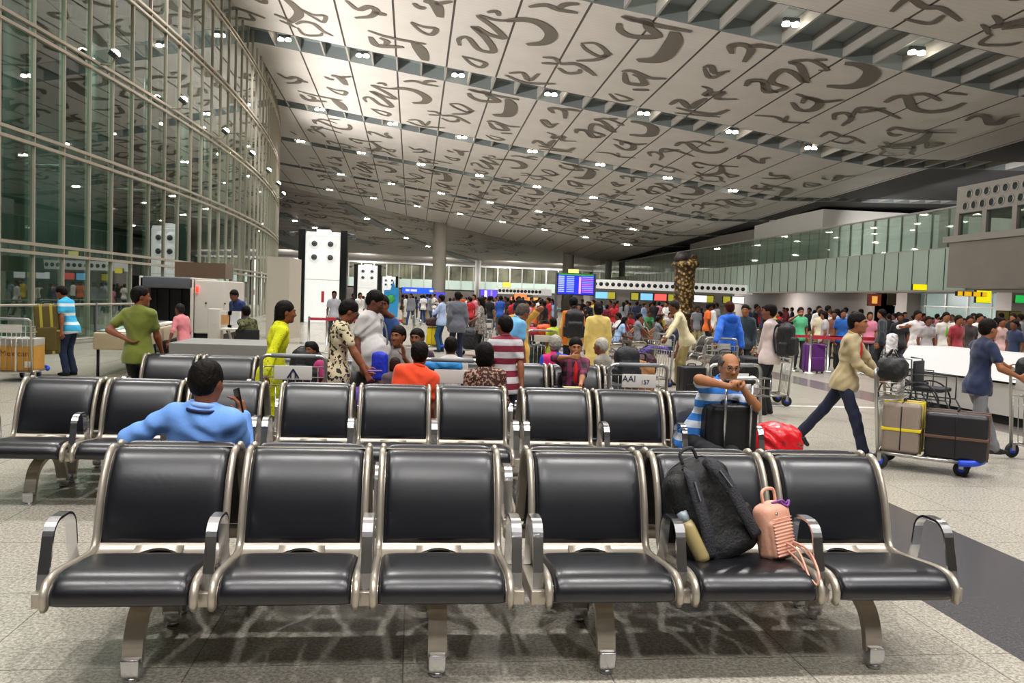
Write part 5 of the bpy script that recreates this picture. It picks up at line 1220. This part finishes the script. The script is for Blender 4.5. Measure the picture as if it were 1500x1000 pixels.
# white counter on the right
p, q = atz(1318, 592), atz(1560, 640); 
e = empty('information_counter', (p.x, p.y, 0), math.atan2((q - p).y, (q - p).x), 'long white angular counter with a black base on the right', 'counter'); L = (q - p).length + 1
hC = 1.05
b = MB(); b.add([(0, 0, .14), (L, 0, .14), (L, -.08, .62), (0, -.08, .62), (0, .9, .14), (L, .9, .14), (L, .9, .62), (0, .9, .62)], [(0, 1, 2, 3), (7, 6, 5, 4), (3, 2, 6, 7), (0, 3, 7, 4), (1, 5, 6, 2)]); b.build('lower_front', mat('counter_white_low', 'd4d0cc', .35), e)
b = MB(); b.add([(0, -.15, .66), (L, -.15, .66), (L, .12, hC), (0, .12, hC), (0, .95, .66), (L, .95, .66), (L, .95, hC), (0, .95, hC)], [(0, 1, 2, 3), (7, 6, 5, 4), (3, 2, 6, 7), (0, 3, 7, 4), (0, 4, 5, 1), (1, 5, 6, 2)]); b.build('upper_body', mat('counter_white', 'd9d7d6', .3), e)
b = MB(); b.box(.1, L, .06, .85, 0, .14); b.box(0.03, L, -.05, .9, .62, .66); b.build('base', M_RUB, e)
# wheelchairs
def wheelchair(label, X, Y, rz):
    e = empty('wheelchair', (X, Y, 0), R(rz), label, 'wheelchair', 'black wheelchairs by the white counter')
    b = MB(); b.rbox(-.22, .22, -.2, .22, .46, .52, .02); b.build('seat', M_BLK, e); b = MB(); b.rbox(-.22, .22, .2, .24, .5, .9, .015); b.build('backrest', M_BLK, e)
    b = MB()
    for s_ in (-.25, .25): b.tube([(s_, .42, .93), (s_, .25, .92), (s_, .22, .35), (s_, -.25, .35), (s_, -.38, .12)], .013, 6); b.tube([(s_, -.25, .35), (s_, -.25, .7), (s_, .22, .7)], .012, 6)
    b.build('frame', M_MULL, e)
    for s_ in (-.29, .29):
        b = MB(); b.tube([(s_, .12 + .29 * math.cos(a * PI / 12), .3 + .29 * math.sin(a * PI / 12)) for a in range(24)], .014, 6, closed=True)
        for a in range(8): b.tube([(s_, .12, .3), (s_, .12 + .29 * math.cos(a * PI / 4), .3 + .29 * math.sin(a * PI / 4))], .003, 4)
        b.build('rear_wheel', M_RUB, e)
        b = MB(); b.lathe([(0, -.012), (.075, -.012), (.075, .012), (0, .012)], (s_ * .85, -.32, .075), 14, axis='X'); b.build('front_caster', M_RUB, e)
    return e
for i, (px, Y) in enumerate(((1334, 12.5), (1366, 11.6))): wheelchair('black wheelchair parked at the white counter, %s one from the left' % ORD[i], gx(px, Y, 580), Y, 40)
# queue barriers
def qpost(px, Y, lab, rz=0, L=2.2):
    e = empty('queue_barrier', (gx(px, Y, 500), Y, 0), R(rz), lab, 'queue barrier', 'queue barriers with red belts')
    b = MB(); b.lathe([(0, 0), (.17, 0), (.17, .02), (.03, .04), (.028, .95), (0.03, .98), (0, .99)], (0, 0, 0), 14); b.build('post', M_TR, e)
    b = MB(); b.box(0, L, -.004, .004, .88, .95); b.build('belt', mat('red_belt', 'b8283a', .6), e)
for i, (px, Y, L) in enumerate(((1163, 20.5, 1.4), (1188, 19.8, 1.7), (1214, 20.5, 1.8), (1262, 20.2, 2.0), (1296, 19.5, 1.9))): qpost(px, Y, 'steel queue post with a red belt, %s from the left in the right-hand queue' % ORD[i], 0, L)
for i, (px, Y) in enumerate(((452, 22), (478, 22.5))): qpost(px, Y, 'steel queue post with a red belt %s the white tower' % ('in front of' if i else 'left of'), 0, 2.)
# distant seating filled with waiting people
def farbench(X, Y, rz, lab):
    o = copy_tree(BENCH); o.location = (X, Y, 0); o.rotation_euler = (0, 0, R(rz)); o['label'] = lab; o['group'] = 'distant waiting benches'; return o
for i, (px, Y, rz) in enumerate(((905, 24, 90), (935, 25.5, 90), (965, 27, 90), (915, 30.5, 0), (960, 33, 0), (1140, 26, 60), (1120, 24, 60))):
    farbench(gx(px, Y, 480), Y, rz, 'distant waiting bench, %s one beyond the yellow dress woman' % ORD[i])
# ================================================================== the people
def pix(t): return isinstance(t, tuple) and len(t) == 3 and abs(t[0]) > 5
def PP(label, px, Y, face, py=500, dx=0., **k):
    X = gx(px, Y, py) + dx; inv = Matrix.Translation((X, Y, 0)) @ Matrix.Rotation(R(face), 4, 'Z'); inv = inv.inverted()
    for a in ('lh', 'rh'):
        if pix(k.get(a)): k[a] = inv @ aty(*k[a])
    e, j = person(label, X, Y, face, **k); e['group'] = k.get('group', 'travellers in the hall'); j['w'] = lambda p: (Matrix.Translation((X, Y, 0)) @ Matrix.Rotation(R(face), 4, 'Z')) @ Vector(p); return e, j
# seated on the bench turned away, on the phone
_, j = PP('man seen from behind in a light blue shirt, phoning, one arm along the backrest', 302, 4.56, -10, h=1.57, sit=True, hipz=.50, lean=-14, side=5, hyaw=-12, hpitch=8, skin='8a5236', tcol=mat('blue_shirt', '6f9fe8', .75, var=.06, vscale=5, bump=.35, bscale=9), sleeve='long', collar='8fb4f0',
       bcol='23283a', lh=(192, 705, 4.48), rh=(358, 610, 4.66), rpole=(.2, -.1, -1), lpole=(-1, -.25, .12), rhd=Vector((-.3, .05, 1)), rhn=Vector((-1, .1, 0)), curl=.7, vox=.0065, ripple=.007, build=1.22, detail=True)
q = MB(); e = empty('lanyard', (0, 0, 0)); bpy.data.objects.remove(e)
ph = j['w'](j['wr'] + Vector((-.035, .0, .085)))
e = empty('mobile_phone', tuple(ph), 0, 'black phone held to the ear of the man in the light blue shirt', 'phone'); e.rotation_euler = (R(6), R(-14), R(-55))
b = MB(); b.rbox(-.035, .035, -.005, .005, -.07, .07, .004); b.build('phone_body', mat('phone_black', '0c0c0f', .2), e)
# neck ribbon: dark band below the collar
b = MB(); N_, Tx_, Ty_, T_ = j['N'], j['Tx'], j['Ty'], j['T']
b.tube([N_ - T_ * .004 + Tx_ * (.083 * math.cos(a * PI / 8)) + Ty_ * (.083 * math.sin(a * PI / 8)) + T_ * (-.02 * math.sin(a * PI / 8)) for a in range(16)], .006, 6, closed=True, ry=.010); b.build('neck_band', mat('navy_band', '141c48', .6), _)

# striped polo man
e, j = PP('bald man with glasses in a blue and white striped polo leaning on a suitcase handle', 1024, 6.56, 198, h=1.66, sit=True, hipz=.50, lean=19, side=-12, hyaw=-20, hpitch=4, skin='a8704a', hair='balding', hcol='5e554d', glasses='404040', tcol=striped('polo_blue_white', ('3c86e0', 'dfe6f2'), 'Z', .115, .5),
         collar='3c86e0', bcol='15161c', rh=(1068, 566, 6.13), lh=(1087, 568, 6.16), rpole=(.9, .2, .25), lpole=(-.6, .2, -.6), curl=1.1, vox=.0072, rf=(.12, .42, 0, 0), lf=(-.02, .5, 0, 0))
# walking right: tan jacket
e, j = PP('walking man in a tan jacket over a red shirt, pushing a loaded trolley', 1240, 8.72, ang, h=1.60, lean=7, hyaw=-4, skin='9a6242', tcol='b8a67e', sleeve='long', collar='a8956c', jacket='c42020', bcol='1a2038', shoe='14120f', rh=(1283, 551, 8.45), lh=(1288, 549, 8.85), rf=(.09, .26, 0, 0), lf=(-.08, -.48, .09, 42), vox=.0085, loose=.003, hem=-.10, ripple=.009)
e, j = PP('walking youth in a navy T-shirt and grey trousers at the right edge', 1436, 8.62, -92, h=1.58, lean=5, skin='9a6242', hair='fringe', tcol='182446', bcol='77787c', shoe='1a1a1c', rh=(1492, 552, 8.35), lh=(1496, 551, 8.8), rf=(.09, -.2, .02, 18), lf=(-.08, .32, 0, 0), vox=.0085, ripple=.006)
b = MB(); Pq = j['C'] + j['Ty'] * .135; b.lathe([(0, .0), (.05, 0), (.045, .012), (0, .014)], tuple(Pq), 12, axis='Y'); b.build('shirt_print', mat('teal_print', '4a8a90', .7), e)
e, j = PP('man in a pale pink shirt wearing a black backpack, seen from behind', 1128, 12.0, 48, h=1.67, hyaw=15, skin='7a4a32', tcol='d8c6c4', sleeve='long', collar='d8c6c4', bcol='17171a', shoe='121212', rh=(1120, 520, 12.4), lh=(1112, 515, 12.2))
p = j['w'](Vector((0, -.24, .90))); backpack('black backpack worn by the man in the pale pink shirt', tuple(p), 48, 1.05, '141417', (0, 0), .012, face=1)
e, j = PP('person in a bright blue hooded top and khaki trousers seen from behind', 1067, 15.0, 8, h=1.70, hyaw=5, skin='7a4a32', hcol='3c1612', tcol='1f68d8', sleeve='long', collar='1a5cc4', bcol='a89a72', loose=.015, lh=(1046, 510, 14.6), rh=(1088, 515, 14.8), build=1.05)
b = Field((-.17, -.22, 1.2), (.17, .1, 1.55), .012); b.ell(j['N'] + Vector((0, -.09, -.06)), (.12, .07, .10), .02); b.build('hood', mat('cloth_1a5cc4', '1a5cc4', .85), e)
PP('man in dark teal partly hidden behind the blue hooded top', 1090, 16.2, 150, h=1.66, tcol='2a3a44', bcol='1c1c20', skin='9a6242', sleeve='long')
PP('man in a cream shirt and khaki trousers leaning onto his trolley', 1006, 15.9, 72, h=1.74, lean=20, hpitch=22, hair='receding', hcol='2a2422', tcol='dcd0a6', sleeve='long', collar='dcd0a6', bcol='a4905e', lh=(972, 503, 15.5), rh=(968, 502, 16.2), skin='7a4a32', shoe='141414', lf=(-.1, -.05, 0, 0), rf=(.1, .15, 0, 0))
PP('woman in a long pale yellow dress seen from behind', 875, 14.0, 4, h=1.60, tcol='e4c974', bcol='e4c974', kurta=.62, sleeve='long', hair='bun', build=1.18, flare=.03, vox=.013, skin='7a4a32')
e, j = PP('man in an orange and yellow jacket with a black backpack, seen from behind', 838, 15.6, -4, h=1.68, tcol=striped('orange_jacket', ('e07a22', 'd8b060'), 'X', .21, .5), sleeve='long', bcol='1c2030', loose=.015, skin='7a4a32')
p = j['w'](Vector((0, -.25, .92))); backpack('black backpack on the man in the orange and yellow jacket', tuple(p), -4, 1.12, '16161a', (0, 0), .013, face=1)
PP('small child in a lime green dress', 810, 16.2, 20, h=1.26, tcol='c4dc2a', bcol='c4dc2a', kurta=.30, sleeve='short', hair='bob', skin='8a5236')
# between the rows
e, j = PP('boy in a maroon and white striped polo standing with his back turned', 740, 8.30, 16, h=1.44, hyaw=14, tcol=striped('polo_maroon', ('7c1c30', 'c9c4c6'), 'Z', .125, .5, off=.3), collar='7c1c30', bcol='1c2030', skin='8a5236', rh=(766, 588, 8.15), rpole=(1, -.2, .1), build=1.1)
PP('grey-haired man in a light blue shirt bending forward', 731, 11.0, -58, h=1.66, lean=32, hpitch=28, hcol='5a5048', hair='short', tcol='6caedc', collar='6caedc', bcol='20304c', skin='8a5236', build=1.12)
PP('woman in a mustard yellow sari with one arm raised', 760, 12.6, -30, h=1.62, tcol='d6a546', bcol='d6a546', kurta=.7, hair='bun', rh=(774, 462, 12.5), rpole=(1, .2, .2), skin='8a5236')
PP('dark-haired woman in a brown floral blouse seated with her back turned', 716, 7.38, 6, h=1.5, sit=True, hipz=.49, hair='bob', tcol=splotch('floral_brown', '3c2220', 'a88a70', 42, .54, '8a2a30'), sleeve='mid', bcol='2a2020', skin='8a5236', side=-3)
PP('person in a bright orange shirt seated with back turned', 594, 7.36, 6, h=1.52, sit=True, hipz=.49, side=14, hyaw=-15, tcol='f0491c', bcol='23283a', skin='7a4a32', collar='e04418', ripple=.007, build=1.15)
PP('moustached man in a grey shirt shielding his face with one hand', 582, 9.28, 188, h=1.6, sit=True, hipz=.50, hyaw=-35, tcol='8a8580', bcol='2a2a30', skin='8a5236', lh=(592, 524, 8.96), lpole=(-.5, 0, -1), lhd=Vector((.15, .1, 1)), lhn=Vector((1, .4, 0)), curl=.15)
PP('dark-haired person in plum beside the man shielding his face', 612, 9.35, 160, h=1.55, sit=True, hipz=.50, tcol='3a2438', bcol='2a2a30', skin='7a4a32')
PP('small child with brown hair in front of the man shielding his face', 580, 8.12, 10, h=1.0, tcol='5a4a50', bcol='2a2a30', hcol='2c1a12', hair='bob')
PP('person in a pale shirt seated low beyond the blue bag', 661, 9.30, 0, h=1.5, sit=True, hipz=.44, tcol='d2ccc6', bcol='2a2a30', skin='7a4a32')
e, j = PP('boy in a cream patterned T-shirt looking down at his hands', 493, 8.42, -78, h=1.56, lean=5, hpitch=26, glasses='sun', hair='fringe', tcol=splotch('cream_print', 'd9cba6', '2c2620', 30, .56), collar='3a2c28', bcol='22252c', skin='8a5236', rh=(541, 556, 8.25), lh=(546, 553, 8.5), curl=.9)
ph = j['w'](j['wr'] + Vector((0, .09, .02))); e = empty('mobile_phone', tuple(ph), R(-78), 'violet phone in the hands of the boy in the patterned T-shirt', 'phone'); b = MB(); b.rbox(-.04, .04, -.07, .07, -.005, .006, .004); b.build('phone_body', mat('phone_violet', '6a4a90', .3), e)
e, j = PP('heavy man in a white T-shirt with a cross-body strap', 541, 9.28, -118, h=1.66, hpitch=22, belly=.09, build=1.15, tcol='cfcbc8', bcol='15151a', skin='6e4230', neckw=1.1, ripple=.008, vox=.009, hyaw=12)
b = MB(); Tn = j['Ty']; S_ = j['S']
st = [j['N'] - j['Tx'] * .09 + j['T'] * -.01, j['C'] - j['Tx'] * .06 + Tn * .15 + j['T'] * .08, j['P'] + j['T'] * .2 + Tn * .235 + j['Tx'] * .02, j['P'] + j['T'] * .08 + Tn * .17 + j['Tx'] * .12, j['P'] + j['Tx'] * -.0 + Tn * .19 + j['T'] * -.02]
b.tube(spline(st, 6), .020, 6, ry=.005, up=tuple(Tn)); b.build('bag_strap', mat('grey_strap', '6a6660', .7), e)
softbag('royal blue sling bag hanging at the hip of the heavy man', (gx(556, 8.92, 545), 8.92, .70), (.085, .05, .15), '1c30c0', -20, ripple=.003, handles=False)
softbag('purple bag beside the heavy man in white', (gx(533, 8.2, 575), 8.2, .50), (.19, .12, .10), '5a3a94', 0, handles=False)
PP('man in a navy and denim top raising an arm behind the heavy man', 558, 9.55, 186, h=1.60, tcol='1d3f78', sleeve='short', bcol='1c2a48', skin='7a4a32', rh=(556, 452, 9.4), lh=(590, 545, 9.2), rpole=(-1, .2, .4))
PP('woman in a bright yellow kurta leaning forward', 400, 8.40, -72, h=1.52, lean=8, hpitch=4, hyaw=-6, hair='pony', tcol=splotch('yellow_kurta', 'dde012', 'a8961a', 50, .66), bcol='d4d810', kurta=.42, sleeve='long', skin='8a5236', rh=(384, 560, 8.05), lh=(392, 556, 8.6), rpole=(0, -1, 0), ripple=.006)
PP('child in pink half hidden behind the black backpack near the woman in yellow', 440, 8.32, 150, dx=.12, h=1.12, tcol='b83a72', bcol='2a2a30', hair='bob', skin='7a4a32')
e, j = PP('woman in a plaid top over red, eating with one hand raised', 842, 9.36, 184, h=1.5, sit=True, hipz=.48, hyaw=-8, hpitch=8, hair='pony', tcol=plaid('plaid_top', '2a1420', '8a2a58', '1c3a2a', .11), sleeve='mid', jacket='d21c1c', bcol='23202c', skin='a8704a', rh=(836, 523, 8.98), rpole=(1, .1, .1), lh=(850, 566, 8.98), curl=1.1)
e = empty('paper_plate', (gx(838, 8.95, 566), 8.93, aty(838, 568, 8.93).z), 0, 'folded paper with food held by the woman in plaid', 'paper plate'); b = MB(); b.rbox(-.1, .1, -.06, .06, 0, .012, .004); b.build('sheet', mat('food_paper', 'd8c08a', .7), e)
PP('curly grey-haired woman in pink and blue seated with her back turned', 814, 10.15, 4, h=1.48, sit=True, hipz=.46, hair='curly', hcol='a39d93', tcol=striped('pink_blue', ('e02a78', '2450d0'), 'X', .32, .5, off=.5), bcol='2a2a30', skin='8a5236')
PP('grey-haired man in profile seated beyond the AAI trolley', 884, 10.15, 52, h=1.46, sit=True, hipz=.46, hair='short', hcol='b5b0a6', tcol='8d867a', bcol='2a2a30', skin='8a5236')
# left side
PP('man in an olive T-shirt with a hand on his hip, looking right', 203, 9.85, -14, h=1.60, hyaw=-52, tcol='6f7828', bcol='16181c', skin='8a5236', lh=(186, 497, 9.75), lpole=(-1, -.2, .2), rh=(238, 520, 10.0), build=1.08, vox=.009)
e, j = PP('man in a cyan and white striped T-shirt carrying a large case', 104, 15.3, 78, h=1.58, lean=12, hpitch=24, tcol=striped('cyan_white', ('3cb0e0', 'dfeaf0'), 'Z', .16, .68, off=.1), bcol='1b2a46', shoe='141417', lh=(91, 498, 15.0), rh=(92, 498, 15.6), skin='8a5236')
suitcase('large olive-brown case carried by the man in the cyan striped T-shirt', (gx(75, 15.3, 518), 15.3, aty(75, 518, 15.3).z), 10, .40, .34, .86, '6a5c2c', strap='c8b848', wheels=False, tilt=(0, -4))
e = empty('stool', (gx(270, 17.6, 500), 17.6, 0), 0, 'low stool under the man in the pink shirt', 'stool'); b = MB(); b.lathe([(0, .40), (.2, .40), (.2, .45), (0, .46)], (0, 0, 0), 20); b.build('seat', M_BLK, e)
for sx in (-.14, .14):
    for sy in (-.14, .14): b = MB(); b.tube([(sx, sy, 0), (sx, sy, .41)], .015, 6); b.build('leg', M_TR, e)
PP('man in a pink shirt seated on a stool by the baggage scanner', 270, 17.6, 62, h=1.6, sit=True, hipz=.51, lean=10, hair='receding', hcol='2a2624', tcol='e2868e', sleeve='mid', bcol='1c1c22', skin='6e4230', lh=(248, 500, 17.3))
e = empty('chair', (gx(366, 16.7, 500), 16.7, 0), R(180), 'dark chair under the guard in camouflage', 'chair'); b = MB(); b.rbox(-.22, .22, -.22, .22, .40, .45, .02); b.build('seat', M_BLK, e); b = MB(); b.rbox(-.22, .22, .2, .24, .45, .85, .02); b.build('backrest', M_BLK, e)
for sx in (-.18, .18):
    for sy in (-.18, .18): b = MB(); b.tube([(sx, sy, 0), (sx, sy, .41)], .013, 6); b.build('leg', M_TR, e)
PP('guard in camouflage uniform seated at the white table', 366, 16.7, 40, h=1.66, sit=True, hipz=.51, lean=14, tcol=splotch('camouflage', '5d5c34', '2b2c18', 16, .5), sleeve='long', bcol='3c3d24', skin='6e4230', lh=(348, 488, 16.6))
PP('man in a dark blue shirt bending over the white table', 356, 18.6, 150, h=1.66, lean=24, hpitch=20, tcol='20366e', sleeve='long', bcol='1c1c24', skin='6e4230')
PP('man in a light grey shirt standing in front of the white tower', 488, 26.5, 180, h=1.66, tcol='b2b2ba', bcol='2a2c34', skin='6e4230')
PP('man in a pale blue shirt and jeans with folded arms', 646, 24.2, 66, h=1.66, tcol='aabce2', sleeve='long', bcol='1c4468', rh=(.02, .24, 1.15), lh=(-.02, .26, 1.2), skin='6e4230', rpole=(1, 0, -1), lpole=(-1, 0, -1))
PP('man in a grey blazer seen from behind, right of the pale blue shirt', 669, 20.5, 10, h=1.74, tcol='5d5f6b', sleeve='long', bcol='182040', loose=.02, hem=-.16, skin='7a4a32', build=1.1)
PP('woman in a grey patterned top and black trousers', 704, 22.0, 60, h=1.62, hair='long', tcol=splotch('grey_print', '9a948e', '5a5452', 30, .55), sleeve='mid', hem=-.2, bcol='141418', skin='8a5236', lh=(690, 470, 21.8))
# right side queue
PP('man in a mint green shirt holding a hand to his mouth', 1170, 21.2, 176, h=1.66, tcol='5cc08c', bcol='2c2c32', rh=(1168, 462, 20.9), skin='8a5236', rpole=(1, 0, -.6))
suitcase('purple case standing in the queue by the man in mint green', (gx(1192, 20.0, 520), 20.0, 0), 10, .5, .3, .75, '5a2470')
PP('woman in a grey T-shirt and black leggings in the queue', 1207, 20.7, 60, h=1.58, hair='pony', tcol='b0a8aa', bcol='141418', shoe='5a2a80', skin='8a5236')
PP('person in a rust brown top in the queue', 1220, 21.6, 150, h=1.6, tcol='7a4634', bcol='2a2024', skin='6e4230')
PP('man in a bright blue polo in the queue', 1233, 20.9, 160, h=1.64, tcol='1c5cb0', bcol='26262c', skin='8a5236')
PP('man in a dark grey jacket seen from the side in the queue', 1291, 19.6, 50, h=1.68, tcol='2b3038', sleeve='long', bcol='1c1c22', skin='9a6242')
softbag('white carrier bag hanging in the queue beside the dark grey jacket', (gx(1306, 18.8, 510), 18.8, .62), (.13, .08, .24), 'f0eef0', 0, handles=False)
for (px, Y, fc, hh, c, nm, kw) in ((1317, 19.5, 150, 1.6, '1c1a1e', 'woman in black with long hair at the left of the counter queue', dict(hair='long')), (1341, 18.6, 185, 1.68, 'e6dedc', 'man in a white shirt with arms spread behind the white counter', dict(sleeve='mid', rh=(1326, 478, 18.5), lh=(1358, 480, 18.5))),
        (1357, 17.9, 175, 1.55, 'a8a2a4', 'man in a pale grey shirt behind the white counter', {}), (1383, 18.2, 170, 1.66, 'dcd8d0', 'man in white with a green strap behind the counter', dict(jacket='7ac030')),
        (1401, 17.6, 190, 1.60, '9c2a38', 'man in a maroon shirt behind the white counter', {}), (1418, 18.5, 165, 1.6, '3a3230', 'man in dark brown behind the counter, right of maroon', {}),
        (1431, 19.0, 190, 1.66, 'dad6d2', 'man in a white shirt right of the dark brown shirt', {}), (1464, 18.2, 185, 1.58, 'd0a8a4', 'person in pale pink behind the youth in navy', {}), (1486, 16.6, 100, 1.55, '1c2a4a', 'person in dark blue near the right edge of the counter', {}), (1272, 21.5, 160, 1.6, 'd88098', 'woman in pink behind the tan jacket man', dict(hair='long'))):
    PP(nm, px, Y, fc, h=hh, tcol=c, bcol='26262c', skin=rnd.choice(['8a5236', '6e4230', '9a6242']), **kw)
# reclining traveller with purple trousers
farb = copy_tree(BENCH); farb.location = (gx(985, 19.6, 500) + .25, 19.3, 0); farb.rotation_euler = (0, 0, R(-90)); farb['label'] = 'waiting bench of the reclining traveller in purple trousers'; farb['group'] = 'distant waiting benches'
PP('traveller in purple trousers reclining with legs stretched out', 980, 19.6, 88, h=1.7, sit=True, hipz=.5, lean=-18, tcol='1c2440', bcol='4c3a86', lf=(-.1, .78, .28, -60), rf=(.1, .80, .3, -60), skin='6e4230')

# ---- the far crowd: a few figures, copied with their own clothes
CR = []
def proto(**k):
    k.setdefault('vox', .024); e, j = person('x', 0, 0, 0, dist=40, detail=False, **k); CR.append(e); return e
proto(h=1.68, tcol='808080', bcol='222222'); proto(h=1.68, tcol='808080', bcol='222222', sleeve='long', rh=(.05, .3, 1.25), lh=(-.12, .25, 1.1)); proto(h=1.6, tcol='808080', bcol='222222', hair='long', kurta=.35, sleeve='mid')
proto(h=1.68, tcol='808080', bcol='222222', rf=(.1, .3, 0, 0), lf=(-.1, -.3, .05, 30), sleeve='long'); proto(h=1.62, tcol='808080', bcol='222222', rh=(.16, .12, 1.52), rpole=(1, .3, -.6), hair='bun')
proto(h=1.64, tcol='808080', bcol='222222', sit=True, hipz=.5, lh=(-.1, .35, .6), rh=(.1, .36, .62)); proto(h=1.64, tcol='808080', bcol='222222', sit=True, hipz=.5, lean=22, hair='long', lh=(-.1, .42, .6), rh=(.1, .42, .62))
PAL = [('white', 'e6e2de'), ('pale blue', '9cb6dc'), ('navy', '1c2444'), ('black', '17171a'), ('red', 'bc2430'), ('maroon', '6c1a2a'), ('pink', 'da8a9a'), ('orange', 'e46c28'), ('yellow', 'dcc030'), ('green', '3f8050'), ('teal', '3a8c8e'), ('grey', '84858c'), ('purple', '5c3c84'), ('cream', 'd2c6a6'), ('blue', '2658b4')]
WT = [6, 3, 3, 5, 3, 2, 2, 1, 1, 1, 1, 3, 1, 2, 2]
BT = [('dark', '1c1c24'), ('blue', '24406c'), ('brown', '4a3a30'), ('khaki', '9a8c66'), ('grey', '5c5e66')]
SKC = ['8a5236', '6e4230', '9a6242', '5c3626']
used = set(); usedcount = {}
rc = random.Random(11)
POS = [(o.location.x, o.location.y, .5) for o in COL.objects if o.parent is None and o.type == 'EMPTY' and o.get('category') in ('person', 'luggage trolley', 'suitcase')] + [(gx(1000, 38, 470), 38, 1.5)] + [(o.location.x, o.location.y + .4, 1.35) for o in COL.objects if o.parent is None and o.get('group') == 'distant waiting benches']
def crowd(px, Y, kinds, where, face=None, z=0.):
    k = rc.choice(kinds); src = CR[k]; o = src if k not in used else copy_tree(src)
    new = k not in used; used.add(k)
    cn, cc = rc.choices(PAL, WT)[0]; bn, bc = rc.choice(BT); sc_ = rc.uniform(.92, 1.05); sk = rc.choice(SKC)
    o.location = (gx(px, Y, 480), Y, z); o.rotation_euler = (0, 0, R(face if face is not None else rc.uniform(0, 360))); o.scale = (sc_, sc_, sc_)
    for ch in o.children:
        st = ch.name.split('.')[0]; m = None
        if st == 'shirt': m = mat('cloth_' + cc, cc, .85)
        elif st == 'trousers': m = mat('cloth_' + bc, bc, .85)
        elif st == 'body': m = SK(sk)
        if m is not None and len(ch.material_slots): ch.material_slots[0].link = 'OBJECT'; ch.material_slots[0].material = m
    verb = 'seated' if k >= 5 else 'standing'
    o['label'] = 'person in a %s top and %s trousers, %s %s' % (cn, bn, verb, where); o['category'] = 'person'; o['group'] = 'people %s %s' % (verb, where)
ST = [0, 1, 2, 3, 4]
ZN = [((512, 560), (32, 55), 6, 'behind the white air towers'), ((588, 632), (44, 62), 9, 'under the long blue sign'), ((612, 640), (48, 60), 4, 'left of the pale blue shirt man'), ((684, 700), (34, 60), 7, 'beyond the grey blazer'),
      ((700, 735), (32, 60), 14, 'by the distant flight board'), ((655, 690), (45, 60), 7, 'behind the tall column'), ((735, 770), (30, 58), 13, 'beyond the bending man'), ((770, 812), (26, 55), 15, 'left of the large flight board'), ((845, 900), (24, 46), 10, 'beneath the large flight board'),
      ((900, 985), (34, 50), 13, 'near the carved pillar'), ((1018, 1052), (25, 45), 5, 'right of the carved pillar'), ((1090, 1160), (24, 44), 13, 'beyond the backpack man'), ((1180, 1262), (23, 34), 13, 'behind the red-belt queue'), ((1296, 1410), (21, 32), 13, 'far behind the white counter'), ((1410, 1500), (20, 30), 10, 'under the amber sign')]
for (a, b_), (y0, y1), n_, wh in ZN:
    for i in range(n_):
        for _try in range(40):
            px_ = a + (b_ - a) * (i + rc.uniform(.1, .9)) / n_; Y_ = rc.uniform(y0, y1); x_ = gx(px_, Y_, 480)
            if all((x_ - q[0]) ** 2 + (Y_ - q[1]) ** 2 > (q[2] + .25) ** 2 for q in POS): break
        POS.append((x_, Y_, .5)); crowd(px_, Y_, ST, wh)
for px, Y, fc in ((903, 24, 270), (906, 24.7, 90), (934, 25.2, 270), (937, 25.9, 90), (963, 26.7, 270), (966, 27.4, 90), (905, 30.9, 180), (922, 30.9, 180), (950, 33.3, 180), (966, 33.3, 180), (978, 33.3, 180), (1138, 26.2, 250), (1122, 24.2, 250), (1128, 24.4, 240)):
    crowd(px, Y, [5, 6], 'on the distant benches', fc)
for src in CR:
    if not src.get('category') or src['label'] == 'x':
        for ch in list(src.children): bpy.data.objects.remove(ch)
        bpy.data.objects.remove(src)
